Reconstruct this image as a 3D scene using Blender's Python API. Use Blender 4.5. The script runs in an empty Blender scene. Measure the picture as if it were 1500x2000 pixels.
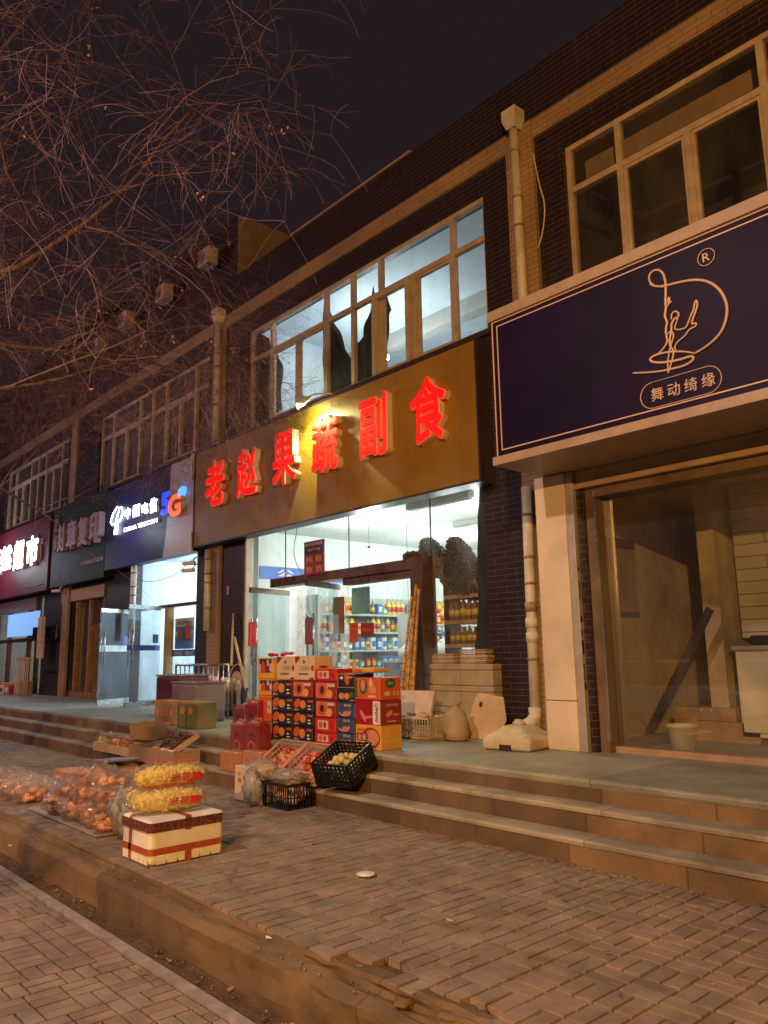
import bpy, bmesh, math, random
from mathutils import Vector, Matrix, noise
random.seed(7)
sc = bpy.context.scene
C = sc.collection
# ---------------------------------------------------------------- camera
YAW, PITCH, ROLL = math.radians(48.3267), math.radians(10.3298), math.radians(-0.98841)
CZ = 1.65
FPX = 1525.95                                  # focal length in pixels of the 1500 px wide photograph
def _axes():
    cy, sy, cp, sp = math.cos(YAW), math.sin(YAW), math.cos(PITCH), math.sin(PITCH)
    f = Vector((-sy*cp, cy*cp, sp)); r = Vector((cy, sy, 0)); u = r.cross(f)
    c, s = math.cos(ROLL), math.sin(ROLL)
    return c*r+s*u, -s*r+c*u, f
_R, _U, _F = _axes()
cam_d = bpy.data.cameras.new('camera'); cam = bpy.data.objects.new('camera', cam_d); C.objects.link(cam)
m3 = Matrix((_R, _U, -_F)).transposed().to_4x4(); m3.translation = Vector((0, 0, CZ)); cam.matrix_world = m3
cam_d.sensor_fit = 'HORIZONTAL'; cam_d.sensor_width = 36.0; cam_d.lens = 36.0*FPX/1500.0
cam_d.clip_start = 0.05; cam_d.clip_end = 2000
sc.camera = cam
def ray(x, y): return _F + (x-750)/FPX*_R - (y-1000)/FPX*_U
def S(x, y, Y):                                # photograph point lying on the plane Y -> (X, Z)
    d = ray(x, y); t = Y/d.y; return d.x*t, CZ+d.z*t
def G(x, y, z):                                # photograph point lying at height z -> (X, Y)
    d = ray(x, y); t = (z-CZ)/d.z; return d.x*t, d.y*t
def SX(x, Y, y=1200): return S(x, y, Y)[0]
# ---------------------------------------------------------------- world, exposure
w = bpy.data.worlds.new("World"); sc.world = w; w.use_nodes = True
bg = w.node_tree.nodes['Background']; bg.inputs[0].default_value = (0.80, 0.48, 0.60, 1); bg.inputs[1].default_value = 0.022
vs = sc.view_settings; vs.view_transform = 'Standard'; vs.look = 'None'; vs.exposure = 0; vs.gamma = 1; vs.use_curve_mapping = False
sc.cycles.use_denoising = True
sc.cycles.max_bounces = 8; sc.cycles.transparent_max_bounces = 24; sc.cycles.sample_clamp_indirect = 3.0
sc.cycles.caustics_reflective = False; sc.cycles.caustics_refractive = False
# ---------------------------------------------------------------- lights (their lamps are built further down)
SODIUM = (1.0, 0.50, 0.125); PINK = (1.0, 0.70, 0.54)
def light(name, loc, col, watts, size=0.15, kind='POINT', aim=None, spot=None, blend=.4):
    l = bpy.data.lights.new(name, kind); l.energy = watts; l.color = col
    if kind in ('POINT', 'SPOT'): l.shadow_soft_size = size
    if kind == 'SPOT': l.spot_size = math.radians(spot); l.spot_blend = blend
    if kind == 'AREA': l.size = size
    o = bpy.data.objects.new(name, l); C.objects.link(o); o.location = loc
    if aim is not None: o.rotation_euler = (Vector(aim)-Vector(loc)).to_track_quat('-Z', 'Y').to_euler()
    return o
SOD_POS = (5.8, -8.0, 5.3); PNK_POS = (-4.5, -2.6, 7.6); PNK2_POS = (-21, -4.5, 7.2)
light('street_light_sodium', SOD_POS, SODIUM, 7600, 0.10)
light('street_light_pale', PNK_POS, PINK, 1800, 0.15, 'SPOT', (-4.3, 1.2, 0), 118, .75)
light('street_light_far', PNK2_POS, (1.0, .62, .76), 1500, 0.15, 'SPOT', (-17, 1.0, 0), 172, .5)
# ---------------------------------------------------------------- helpers
def tag(o, label=None, cat=None, group=None, kind=None):
    if label: o['label'] = label
    if cat: o['category'] = cat
    if group: o['group'] = group
    if kind: o['kind'] = kind
    return o
def empty(name, loc=(0, 0, 0), rz=0, label=None, cat=None, group=None, rx=0, ry=0):
    o = bpy.data.objects.new(name, None); C.objects.link(o); o.location = loc; o.rotation_euler = (rx, ry, rz)
    o.empty_display_size = .1
    return tag(o, label, cat, group)
class MB:
    def __init__(s): s.v = []; s.f = []; s.m = []; s.sm = []
    def add(s, vs_, fs, mi=0, M=None, smooth=False):
        b = len(s.v)
        for p in vs_:
            p = Vector(p); s.v.append(M @ p if M else p)
        for f in fs: s.f.append([b+i for i in f]); s.m.append(mi); s.sm.append(smooth)
        return s
    def box(s, x0, x1, y0, y1, z0, z1, mi=0, M=None):
        v = [(x0,y0,z0),(x1,y0,z0),(x1,y1,z0),(x0,y1,z0),(x0,y0,z1),(x1,y0,z1),(x1,y1,z1),(x0,y1,z1)]
        return s.add(v, [(0,3,2,1),(4,5,6,7),(0,1,5,4),(1,2,6,5),(2,3,7,6),(3,0,4,7)], mi, M)
    def bbox(s, x0, x1, y0, y1, z0, z1, b=.01, mi=0, M=None, seg=2):     # box with rounded edges
        bm = bmesh.new(); bmesh.ops.create_cube(bm, size=1)
        for v in bm.verts: v.co = Vector(((x0+x1)/2+v.co.x*(x1-x0), (y0+y1)/2+v.co.y*(y1-y0), (z0+z1)/2+v.co.z*(z1-z0)))
        bmesh.ops.bevel(bm, geom=bm.edges[:], offset=b, segments=seg, affect='EDGES', profile=.5)
        bm.verts.index_update(); s.add([v.co.copy() for v in bm.verts], [[v.index for v in f.verts] for f in bm.faces], mi, M); bm.free(); return s
    def tube(s, pts, r, n=8, mi=0, caps=True, smooth=True, M=None):
        pts = [Vector(p) for p in pts]; rs = r if isinstance(r, (list, tuple)) else [r]*len(pts)
        vs_ = []; fs = []; up = None
        for i, p in enumerate(pts):
            d = (pts[min(i+1, len(pts)-1)]-pts[max(i-1, 0)])
            if d.length < 1e-9: d = Vector((0, 0, 1))
            d.normalize()
            if up is None: up = Vector((0, 0, 1)) if abs(d.z) < .9 else Vector((1, 0, 0))
            a = d.cross(up); 
            if a.length < 1e-6: a = d.cross(Vector((0, 1, 0)))
            a.normalize(); b = a.cross(d); up = b
            for k in range(n):
                t = 2*math.pi*k/n; vs_.append(p+(a*math.cos(t)+b*math.sin(t))*rs[i])
        for i in range(len(pts)-1):
            for k in range(n):
                j = (k+1) % n; fs.append((i*n+k, i*n+j, (i+1)*n+j, (i+1)*n+k))
        if caps: fs.append(tuple(range(n-1, -1, -1))); fs.append(tuple((len(pts)-1)*n+k for k in range(n)))
        return s.add(vs_, fs, mi, M, smooth)
    def lathe(s, prof, n=16, mi=0, M=None, smooth=True):
        vs_ = []; fs = []
        for r, z in prof:
            for k in range(n): t = 2*math.pi*k/n; vs_.append((r*math.cos(t), r*math.sin(t), z))
        for i in range(len(prof)-1):
            for k in range(n): j = (k+1) % n; fs.append((i*n+k, i*n+j, (i+1)*n+j, (i+1)*n+k))
        fs.append(tuple(range(n-1, -1, -1))); fs.append(tuple((len(prof)-1)*n+k for k in range(n)))
        return s.add(vs_, fs, mi, M, smooth)
    def prism(s, poly, y0, y1, mi=0, M=None):       # polygon in XZ, thick along Y
        n = len(poly); vs_ = [(x, y0, z) for x, z in poly]+[(x, y1, z) for x, z in poly]
        fs = [tuple(range(n)), tuple(range(2*n-1, n-1, -1))]+[(i, i+n, (i+1) % n+n, (i+1) % n) for i in range(n)]
        return s.add(vs_, fs, mi, M)
    def blob(s, c, r, seg=10, rings=7, mi=0, amp=0, fr=3, seed=0, M=None, pw=1.0):
        c = Vector(c); r = Vector(r) if not isinstance(r, (int, float)) else Vector((r, r, r)); vs_ = []; fs = []
        sg = lambda v: math.copysign(abs(v)**pw, v)
        for i in range(rings+1):
            ph = math.pi*i/rings
            for k in range(seg):
                t = 2*math.pi*k/seg; d = Vector((sg(math.sin(ph))*sg(math.cos(t)), sg(math.sin(ph))*sg(math.sin(t)), sg(math.cos(ph))))
                q = 1+amp*(noise.noise(d*fr+Vector((seed*7.3, seed*3.1, seed)))) if amp else 1
                vs_.append(c+Vector((d.x*r.x, d.y*r.y, d.z*r.z))*q)
        for i in range(rings):
            for k in range(seg): j = (k+1) % seg; fs.append((i*seg+k, (i+1)*seg+k, (i+1)*seg+j, i*seg+j))
        return s.add(vs_, fs, mi, M, True)
    def text(s, t, x, z, wd, ht, y, depth=.004, weight=.0, mi=0, mside=None, M=None, fit=True):
        vv, ff = glyph(t, weight); b = len(s.v)
        for (gx, gy, gz) in vv:
            p = Vector((x+gx*wd, y-depth*gz, z+gy*ht)); s.v.append(M @ p if M else p)
        for f, side in ff:
            s.f.append([b+i for i in f]); s.m.append(mside if (side and mside is not None) else mi); s.sm.append(False)
        return s
    def build(s, name, mats, parent=None, loc=None):
        me = bpy.data.meshes.new(name); me.from_pydata([tuple(v) for v in s.v], [], s.f)
        if not isinstance(mats, (list, tuple)): mats = [mats]
        for m in mats: me.materials.append(m)
        me.polygons.foreach_set('material_index', s.m); me.polygons.foreach_set('use_smooth', s.sm)
        me.update()
        o = bpy.data.objects.new(name, me); C.objects.link(o)
        if parent: o.parent = parent
        if loc: o.location = loc
        return o
_gc = {}
def glyph(t, weight):
    k = (t, weight)
    if k in _gc: return _gc[k]
    c = bpy.data.curves.new('t', 'FONT'); c.body = t; c.size = 1; c.offset = 0; c.extrude = .5; c.resolution_u = 3
    o = bpy.data.objects.new('t', c); C.objects.link(o)
    dg = bpy.context.evaluated_depsgraph_get(); m = bpy.data.meshes.new_from_object(o.evaluated_get(dg))
    xs = [v.co.x for v in m.vertices]; ys = [v.co.y for v in m.vertices]
    x0, x1, y0, y1 = min(xs), max(xs), min(ys), max(ys)
    vv = [((v.co.x-x0)/(x1-x0), (v.co.y-y0)/(y1-y0), v.co.z+.5) for v in m.vertices]
    ff = [(tuple(p.vertices), abs(p.normal.z) < .5) for p in m.polygons]
    if weight > .014:                               # bold: the same outline repeated in a small ring, each copy a hair further back
        vv = []; f0 = ff; ff = []; nv = len(m.vertices); ring = [(math.cos(a*math.pi/4), math.sin(a*math.pi/4)) for a in range(8)]
        X0, X1, Y0, Y1 = x0-weight, x1+weight, y0-weight, y1+weight
        for k, (cx, cy) in enumerate(ring):
            vv += [((v.co.x+cx*weight-X0)/(X1-X0), (v.co.y+cy*weight-Y0)/(Y1-Y0), (v.co.z+.5)*(1-.006*k)) for v in m.vertices]
            ff += [(tuple(i+k*nv for i in f), sd) for f, sd in f0]
    bpy.data.objects.remove(o); bpy.data.curves.remove(c); bpy.data.meshes.remove(m)
    _gc[k] = (vv, ff); return _gc[k]
def copy_tree(o, parent=None):
    c = o.copy(); C.objects.link(c)
    if parent: c.parent = parent
    for ch in list(o.children): copy_tree(ch, c)
    return c
def ellipse(cx, cz, rx, rz, n=14, rot=0):
    out = []
    for k in range(n):
        t = 2*math.pi*k/n; a, b = rx*math.cos(t), rz*math.sin(t)
        out.append((cx+a*math.cos(rot)-b*math.sin(rot), cz+a*math.sin(rot)+b*math.cos(rot)))
    return out
# ---------------------------------------------------------------- materials
MT = {}
def mat(name, col=(.5,.5,.5), rough=.6, metal=0, var=.12, vscale=6, bump=.0, bscale=60, dirt=None, emit=None, estr=0, spec=.5, coat=0):
    m = bpy.data.materials.new(name); m.use_nodes = True; nt = m.node_tree; N = nt.nodes; L = nt.links
    p = N['Principled BSDF']; p.inputs['Roughness'].default_value = rough; p.inputs['Metallic'].default_value = metal
    p.inputs['Specular IOR Level'].default_value = spec; p.inputs['Coat Weight'].default_value = coat
    p.inputs['Base Color'].default_value = (*col, 1)
    tc = N.new('ShaderNodeTexCoord')
    if var:
        nz = N.new('ShaderNodeTexNoise'); nz.inputs['Scale'].default_value = vscale; nz.inputs['Detail'].default_value = 6
        L.new(tc.outputs['Object'], nz.inputs['Vector'])
        mp = N.new('ShaderNodeMapRange'); mp.inputs['To Min'].default_value = 1-var*1.6; mp.inputs['To Max'].default_value = 1+var*1.6
        mp.inputs['From Min'].default_value = .25; mp.inputs['From Max'].default_value = .75
        L.new(nz.outputs[0], mp.inputs[0])
        mx = N.new('ShaderNodeMix'); mx.data_type = 'RGBA'; mx.blend_type = 'MULTIPLY'; mx.inputs[0].default_value = 1
        mx.inputs[6].default_value = (*col, 1); L.new(mp.outputs[0], mx.inputs[7]); out = mx.outputs[2]
        if dirt:
            n2 = N.new('ShaderNodeTexNoise'); n2.inputs['Scale'].default_value = dirt[1]; n2.inputs['Detail'].default_value = 8; n2.inputs['Roughness'].default_value = .7
            L.new(tc.outputs['Object'], n2.inputs['Vector'])
            r = N.new('ShaderNodeMapRange'); r.inputs['From Min'].default_value = .48; r.inputs['From Max'].default_value = .72; r.inputs['To Max'].default_value = dirt[2]
            L.new(n2.outputs[0], r.inputs[0])
            m2 = N.new('ShaderNodeMix'); m2.data_type = 'RGBA'; L.new(r.outputs[0], m2.inputs[0]); L.new(out, m2.inputs[6]); m2.inputs[7].default_value = (*dirt[0], 1)
            out = m2.outputs[2]
        L.new(out, p.inputs['Base Color'])
        mr = N.new('ShaderNodeMapRange'); mr.inputs['To Min'].default_value = max(.03, rough-.1); mr.inputs['To Max'].default_value = min(1, rough+.1)
        L.new(nz.outputs[0], mr.inputs[0]); L.new(mr.outputs[0], p.inputs['Roughness'])
    if bump:
        n3 = N.new('ShaderNodeTexNoise'); n3.inputs['Scale'].default_value = bscale; n3.inputs['Detail'].default_value = 5
        L.new(tc.outputs['Object'], n3.inputs['Vector']); b = N.new('ShaderNodeBump'); b.inputs['Strength'].default_value = bump; b.inputs['Distance'].default_value = .02
        L.new(n3.outputs[0], b.inputs['Height']); L.new(b.outputs[0], p.inputs['Normal'])
    if emit: p.inputs['Emission Color'].default_value = (*emit, 1); p.inputs['Emission Strength'].default_value = estr
    MT[name] = m; return m
def film(name, tint=(1,1,1), opacity=.25, rough=.12, bump=.6, bscale=25, diffuse=None):
    """thin clear film or glass: mostly see-through with real gloss"""
    m = bpy.data.materials.new(name); m.use_nodes = True; nt = m.node_tree; N = nt.nodes; L = nt.links
    N.remove(N['Principled BSDF']); out = N['Material Output']
    tr = N.new('ShaderNodeBsdfTransparent'); tr.inputs[0].default_value = (*tint, 1)
    gl = N.new('ShaderNodeBsdfGlossy'); gl.inputs['Roughness'].default_value = rough
    fr = N.new('ShaderNodeLayerWeight')              # Schlick reflectance, the same from both sides of the pane
    pw_ = N.new('ShaderNodeMath'); pw_.operation = 'POWER'; pw_.inputs[1].default_value = 5; L.new(fr.outputs['Facing'], pw_.inputs[0])
    ad = N.new('ShaderNodeMath'); ad.operation = 'MULTIPLY_ADD'; ad.inputs[1].default_value = .9; ad.inputs[2].default_value = opacity+.03; ad.use_clamp = True
    L.new(pw_.outputs[0], ad.inputs[0])
    mx = N.new('ShaderNodeMixShader'); L.new(ad.outputs[0], mx.inputs[0]); L.new(tr.outputs[0], mx.inputs[1]); L.new(gl.outputs[0], mx.inputs[2])
    last = mx.outputs[0]
    if diffuse:
        df = N.new('ShaderNodeBsdfDiffuse'); df.inputs[0].default_value = (*diffuse[0], 1)
        tl = N.new('ShaderNodeBsdfTranslucent'); tl.inputs[0].default_value = (*diffuse[0], 1); m5 = N.new('ShaderNodeMixShader'); m5.inputs[0].default_value = .5; L.new(df.outputs[0], m5.inputs[1]); L.new(tl.outputs[0], m5.inputs[2])
        m2 = N.new('ShaderNodeMixShader'); L.new(last, m2.inputs[1]); L.new(m5.outputs[0], m2.inputs[2]); m2.inputs[0].default_value = diffuse[1]; last = m2.outputs[0]
        if len(diffuse) > 2:                        # uneven grime
            tc = N.new('ShaderNodeTexCoord'); nz = N.new('ShaderNodeTexNoise'); nz.inputs['Scale'].default_value = diffuse[2]; nz.inputs['Detail'].default_value = 7
            mp = N.new('ShaderNodeMapping'); mp.inputs['Scale'].default_value = (1, 1, .35); L.new(tc.outputs['Object'], mp.inputs[0]); L.new(mp.outputs[0], nz.inputs['Vector'])
            r = N.new('ShaderNodeMapRange'); r.inputs['From Min'].default_value = .4; r.inputs['From Max'].default_value = .75; r.inputs['To Min'].default_value = diffuse[1]*.3; r.inputs['To Max'].default_value = diffuse[1]*2
            L.new(nz.outputs[0], r.inputs[0]); L.new(r.outputs[0], m2.inputs[0])
    if bump:
        tc = N.new('ShaderNodeTexCoord'); n3 = N.new('ShaderNodeTexNoise'); n3.inputs['Scale'].default_value = bscale; n3.inputs['Detail'].default_value = 4
        L.new(tc.outputs['Object'], n3.inputs['Vector']); b = N.new('ShaderNodeBump'); b.inputs['Strength'].default_value = bump; b.inputs['Distance'].default_value = .05
        L.new(n3.outputs[0], b.inputs['Height']); L.new(b.outputs[0], gl.inputs['Normal']); L.new(b.outputs[0], fr.inputs['Normal'])
    L.new(last, out.inputs[0]); MT[name] = m; return m
def glow(name, col, strength):
    m = bpy.data.materials.new(name); m.use_nodes = True; N = m.node_tree.nodes
    p = N['Principled BSDF']; p.inputs['Base Color'].default_value = (*col, 1); p.inputs['Roughness'].default_value = .4
    p.inputs['Emission Color'].default_value = (*col, 1); p.inputs['Emission Strength'].default_value = strength
    MT[name] = m; return m
def tiles(name, c1, c2, mortar, bw, bh, ms, off=.5, rough=.45, plane='wall', bump=.5, vscale=1.2):
    m = bpy.data.materials.new(name); m.use_nodes = True; nt = m.node_tree; N = nt.nodes; L = nt.links; p = N['Principled BSDF']
    tc = N.new('ShaderNodeTexCoord'); sp = N.new('ShaderNodeSeparateXYZ'); L.new(tc.outputs['Object'], sp.inputs[0])
    cb = N.new('ShaderNodeCombineXYZ')
    if plane == 'wall':
        a = N.new('ShaderNodeMath'); a.operation = 'ADD'; L.new(sp.outputs[0], a.inputs[0]); L.new(sp.outputs[1], a.inputs[1])
        L.new(a.outputs[0], cb.inputs[0]); L.new(sp.outputs[2], cb.inputs[1])
    else: L.new(sp.outputs[0], cb.inputs[0]); L.new(sp.outputs[1], cb.inputs[1])
    br = N.new('ShaderNodeTexBrick'); br.offset = off; br.inputs['Scale'].default_value = 1; br.inputs['Brick Width'].default_value = bw; br.inputs['Row Height'].default_value = bh
    br.inputs['Mortar Size'].default_value = ms; br.inputs['Mortar Smooth'].default_value = .3; br.inputs['Color1'].default_value = (*c1, 1); br.inputs['Color2'].default_value = (*c2, 1); br.inputs['Mortar'].default_value = (*mortar, 1)
    L.new(cb.outputs[0], br.inputs['Vector'])
    nz = N.new('ShaderNodeTexNoise'); nz.inputs['Scale'].default_value = vscale; nz.inputs['Detail'].default_value = 7; L.new(tc.outputs['Object'], nz.inputs['Vector'])
    mp = N.new('ShaderNodeMapRange'); mp.inputs['From Min'].default_value = .3; mp.inputs['From Max'].default_value = .7; mp.inputs['To Min'].default_value = .72; mp.inputs['To Max'].default_value = 1.2; L.new(nz.outputs[0], mp.inputs[0])
    mx = N.new('ShaderNodeMix'); mx.data_type = 'RGBA'; mx.blend_type = 'MULTIPLY'; mx.inputs[0].default_value = 1; L.new(br.outputs[0], mx.inputs[6]); L.new(mp.outputs[0], mx.inputs[7])
    L.new(mx.outputs[2], p.inputs['Base Color']); p.inputs['Roughness'].default_value = rough
    b = N.new('ShaderNodeBump'); b.invert = True; b.inputs['Strength'].default_value = bump; b.inputs['Distance'].default_value = .006; L.new(br.outputs[1], b.inputs['Height']); L.new(b.outputs[0], p.inputs['Normal'])
    MT[name] = m; return m
def stone(name, slabw, c, dark, rough=.7, lo=.8, hi=1.15):   # long stone slabs along X with joints and stains
    m = mat(name, c, rough, var=.22, vscale=2.2, bump=.25, bscale=90, dirt=(dark, 3.0, .75))
    N = m.node_tree.nodes; L = m.node_tree.links; p = N['Principled BSDF']; src = p.inputs['Base Color'].links[0].from_socket
    tc = N.new('ShaderNodeTexCoord'); sp = N.new('ShaderNodeSeparateXYZ'); L.new(tc.outputs['Object'], sp.inputs[0]); cb = N.new('ShaderNodeCombineXYZ')
    L.new(sp.outputs[0], cb.inputs[0]); br = N.new('ShaderNodeTexBrick'); br.offset = 0; L.new(cb.outputs[0], br.inputs['Vector']); cb.inputs[1].default_value = .5
    br.inputs['Scale'].default_value = 1; br.inputs['Brick Width'].default_value = slabw; br.inputs['Row Height'].default_value = 50; br.inputs['Mortar Size'].default_value = .006
    br.inputs['Color1'].default_value = (lo,lo,lo,1); br.inputs['Color2'].default_value = (hi,hi*.98,hi*.92,1); br.inputs['Mortar'].default_value = (.6,.55,.5,1)
    mx = N.new('ShaderNodeMix'); mx.data_type = 'RGBA'; mx.blend_type = 'MULTIPLY'; mx.inputs[0].default_value = 1; L.new(src, mx.inputs[6]); L.new(br.outputs[0], mx.inputs[7]); L.new(mx.outputs[2], p.inputs['Base Color'])
    return m
tiles('tile_dark', (.019,.011,.016), (.026,.015,.021), (.115,.078,.066), .30, .066, .0032)
tiles('tile_tan', (.33,.22,.13), (.36,.24,.145), (.11,.07,.05), .30, .066, .0036)
tiles('tile_white', (.62,.60,.55), (.66,.63,.58), (.20,.18,.15), 9, .12, .006)
mat('tan_paint', (.40,.27,.16), .6, bump=.1)
mat('plaster', (.76,.79,.77), .8, var=.06, bump=.1, bscale=40, dirt=((.45,.50,.46), 1.4, .35))
mat('plaster_blue', (.66,.74,.80), .8, var=.05)
mat('plaster_dim', (.62,.50,.36), .8, var=.12, dirt=((.20,.15,.10), 2, .5))
mat('frame_tan', (.46,.36,.28), .5, var=.15); mat('frame_white', (.72,.72,.70), .45, var=.08); mat('frame_brown', (.11,.06,.04), .3, metal=.3, var=.2)
mat('pvc', (.62,.56,.48), .5, var=.12, vscale=4, dirt=((.30,.22,.15), 5, .6)); mat('pvc_grime', (.28,.20,.13), .6, var=.3, vscale=20)
mat('clad', (.66,.56,.44), .5, var=.12, vscale=1.5, dirt=((.35,.27,.19), 2.2, .35)); mat('clad_grey', (.42,.38,.35), .4, metal=.2, var=.12)
mat('gold_sign', (.30,.16,.008), .5, var=.16, vscale=.8, dirt=((.17,.09,.02), 1.3, .45)); mat('dark_trim', (.04,.025,.03), .4); mat('trim_tan', (.36,.25,.17), .45, var=.12)
mat('purple_sign', (.010,.0035,.028), .48, var=.35, vscale=.7, spec=.13); mat('logo_tan', (.62,.42,.30), .4, var=.03)
mat('navy_sign', (.018,.016,.075), .5, var=.05, spec=.3); mat('mauve_sign', (.55,.50,.55), .45, var=.06); mat('green_sign', (.022,.032,.028), .6, var=.1, spec=.2); mat('maroon_sign', (.11,.015,.028), .55, spec=.25)
mat('letter_side', (.72,.66,.52), .4, var=.05); mat('letter_dull', (.42,.30,.32), .5); mat('white_plastic', (.72,.72,.70), .4, var=.04)
mat('steel', (.55,.53,.50), .28, metal=.9, var=.1); mat('black_rubber', (.02,.02,.022), .5); mat('concrete', (.30,.27,.23), .85, var=.15, bump=.4, bscale=50, dirt=((.16,.12,.09), 1.6, .6))
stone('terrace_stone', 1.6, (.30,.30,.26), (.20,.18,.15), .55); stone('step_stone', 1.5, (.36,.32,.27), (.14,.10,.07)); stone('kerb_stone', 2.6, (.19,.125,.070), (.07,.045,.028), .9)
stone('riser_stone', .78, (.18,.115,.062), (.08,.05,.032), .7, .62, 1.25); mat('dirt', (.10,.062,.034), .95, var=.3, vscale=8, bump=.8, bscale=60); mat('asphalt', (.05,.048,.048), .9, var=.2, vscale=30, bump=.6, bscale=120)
mat('white_line', (.34,.30,.29), .7, var=.2, vscale=9, dirt=((.20,.15,.13), 5, .8)); mat('curtain', (.018,.020,.028), .9, var=.2); mat('curtain_grey', (.10,.11,.12), .9)
mat('cardboard', (.36,.23,.13), .85, var=.1, vscale=12, bump=.1); mat('cardboard_pale', (.50,.36,.24), .85, var=.1); mat('foam', (.84,.80,.72), .75, var=.05, vscale=14, bump=.15, bscale=220)
mat('foam_grimy', (.40,.32,.22), .8, var=.14, vscale=5, dirt=((.30,.23,.15), 4, .5)); mat('tape', (.42,.09,.03), .25, var=.15, vscale=20); mat('tape_dark', (.16,.05,.035), .25, var=.5, vscale=50)
mat('red', (.55,.02,.03), .4, var=.06); mat('orange_red', (.62,.10,.03), .45, var=.06); mat('maroon', (.28,.02,.03), .45); mat('orange', (.70,.25,.04), .45, var=.05); mat('yellow', (.72,.36,.05), .45, var=.06)
mat('cream', (.66,.50,.34), .5, var=.06); mat('box_navy', (.020,.022,.032), .4); mat('box_blue', (.05,.07,.16), .4); mat('peach', (.62,.26,.12), .5, var=.1, vscale=14); mat('pinkish', (.60,.20,.18), .5); mat('green_dark', (.05,.11,.05), .5); mat('lime', (.45,.45,.12), .5)
mat('ink', (.05,.02,.04), .5); mat('ink_gold', (.70,.42,.14), .35, metal=.3); mat('white_print', (.75,.68,.60), .5)
mat('pink_plastic', (.62,.40,.38), .4); mat('white_crate', (.62,.50,.42), .45); mat('navy_plastic', (.012,.014,.035), .35); mat('black_plastic', (.010,.010,.014), .3)
mat('snack', (.95,.76,.26), .6, var=.25, vscale=40, bump=.9, bscale=90); mat('bread', (.90,.50,.28), .7, var=.35, vscale=16, bump=.6, bscale=30); mat('bread_dark', (.48,.20,.10), .7, var=.35, vscale=16, bump=.6, bscale=30); mat('greens', (.24,.24,.17), .7, var=.35, vscale=18, bump=.6, bscale=30)
mat('dates', (.09,.035,.03), .35, var=.3, vscale=30); mat('nuts', (.070,.028,.020), .28, var=.4, vscale=30); mat('apple', (.50,.05,.03), .3, var=.3, vscale=9); mat('potato', (.46,.34,.20), .6, var=.3, vscale=12); mat('mandarin', (.75,.28,.03), .35, var=.2)
mat('cane', (.50,.27,.05), .35, var=.35, vscale=10); mat('cane_node', (.07,.035,.02), .5); mat('umbrella_plastic', (.58,.50,.36), .5, var=.14, vscale=7, dirt=((.28,.2,.12), 6, .5))
mat('bark', (.14,.085,.08), .9, var=.35, vscale=14, bump=.8, bscale=40); mat('twig', (.20,.12,.15), .8, var=.3, vscale=3); mat('dry_leaf', (.42,.17,.08), .7, var=.3, vscale=30)
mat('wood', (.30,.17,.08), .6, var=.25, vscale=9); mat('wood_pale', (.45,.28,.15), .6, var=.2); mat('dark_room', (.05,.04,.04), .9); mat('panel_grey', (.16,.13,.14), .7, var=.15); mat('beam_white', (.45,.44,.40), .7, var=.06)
mat('bin_maroon', (.13,.03,.05), .4); mat('bin_grey', (.22,.17,.21), .4); mat('sack', (.40,.30,.20), .8, bump=.5, bscale=70); mat('poster', (.36,.29,.20), .5); mat('blue_print', (.06,.14,.50), .5); mat('car_paint', (.66,.64,.62), .25, coat=.6); mat('tyre', (.02,.02,.02), .8)
mat('apartment', (.07,.055,.06), .85, var=.1); mat('apartment_band', (.12,.09,.09), .85, var=.1); mat('apartment_glass', (.035,.035,.045), .25)
for n_, c_ in (('p_red',(.5,.04,.03)),('p_yellow',(.65,.45,.06)),('p_blue',(.06,.14,.42)),('p_white',(.65,.66,.62)),('p_green',(.06,.28,.10)),('p_brown',(.20,.08,.03))): mat(n_, c_, .35, var=.2, vscale=30)
film('glass', (.94,.97,.96), .0, .02, 0, diffuse=((.55,.6,.62), .06, 2.2)); film('glass_dusty', (.94,.94,.92), .06, .02, 0, diffuse=((.50,.44,.38), .10, 1.3)); film('door_glass', (.86,.93,.95), .03, .03, 0, diffuse=((.5,.55,.6), .10, 3)); film('plastic_bag', (1,.97,.95), .07, .15, 1.0, 34, diffuse=((.95,.66,.48), .12, 14)); film('plastic_foggy', (.9,.9,.88), .12, .2, 1.0, 16, diffuse=((.70,.66,.64), .42, 9))
film('bottle_glass', (.55,.30,.16), .06, .06, 0, diffuse=((.12,.05,.03), .5)); film('bin_film', (.8,.75,.82), .08, .15, .4, 20, diffuse=((.35,.28,.34), .55))
glow('glow_red', (.95, .008, .008), .92); MT['glow_red'].node_tree.nodes['Principled BSDF'].inputs['Base Color'].default_value = (.30,.004,.004,1); MT['glow_red'].node_tree.nodes['Principled BSDF'].inputs['Specular IOR Level'].default_value = .1; MT['glow_red'].node_tree.nodes['Principled BSDF'].inputs['Roughness'].default_value = .7; glow('glow_rim', (1.0, .05, .012), 1.3); glow('glow_white', (.80, .90, 1.0), 12); glow('glow_blue', (.01, .05, 1.0), 1.6); glow('glow_orange', (1.0, .09, .02), 1.6); glow('glow_cyan', (.10, .38, 1.0), 1.4)
glow('bulb', (.85, 1.0, .95), 60); glow('bulb_yellow', (1.0, .98, .55), 60); glow('lamp_sodium', (1.0, .50, .15), 60); glow('lamp_pink', (1.0, .7, .62), 40); glow('lit_window', (.9, 1.0, .65), 1.2); glow('lightbox', (.22, .45, .85), .75); glow('strip_orange', (1, .45, .1), 1.2)
M = MT
exec_order = []
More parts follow.
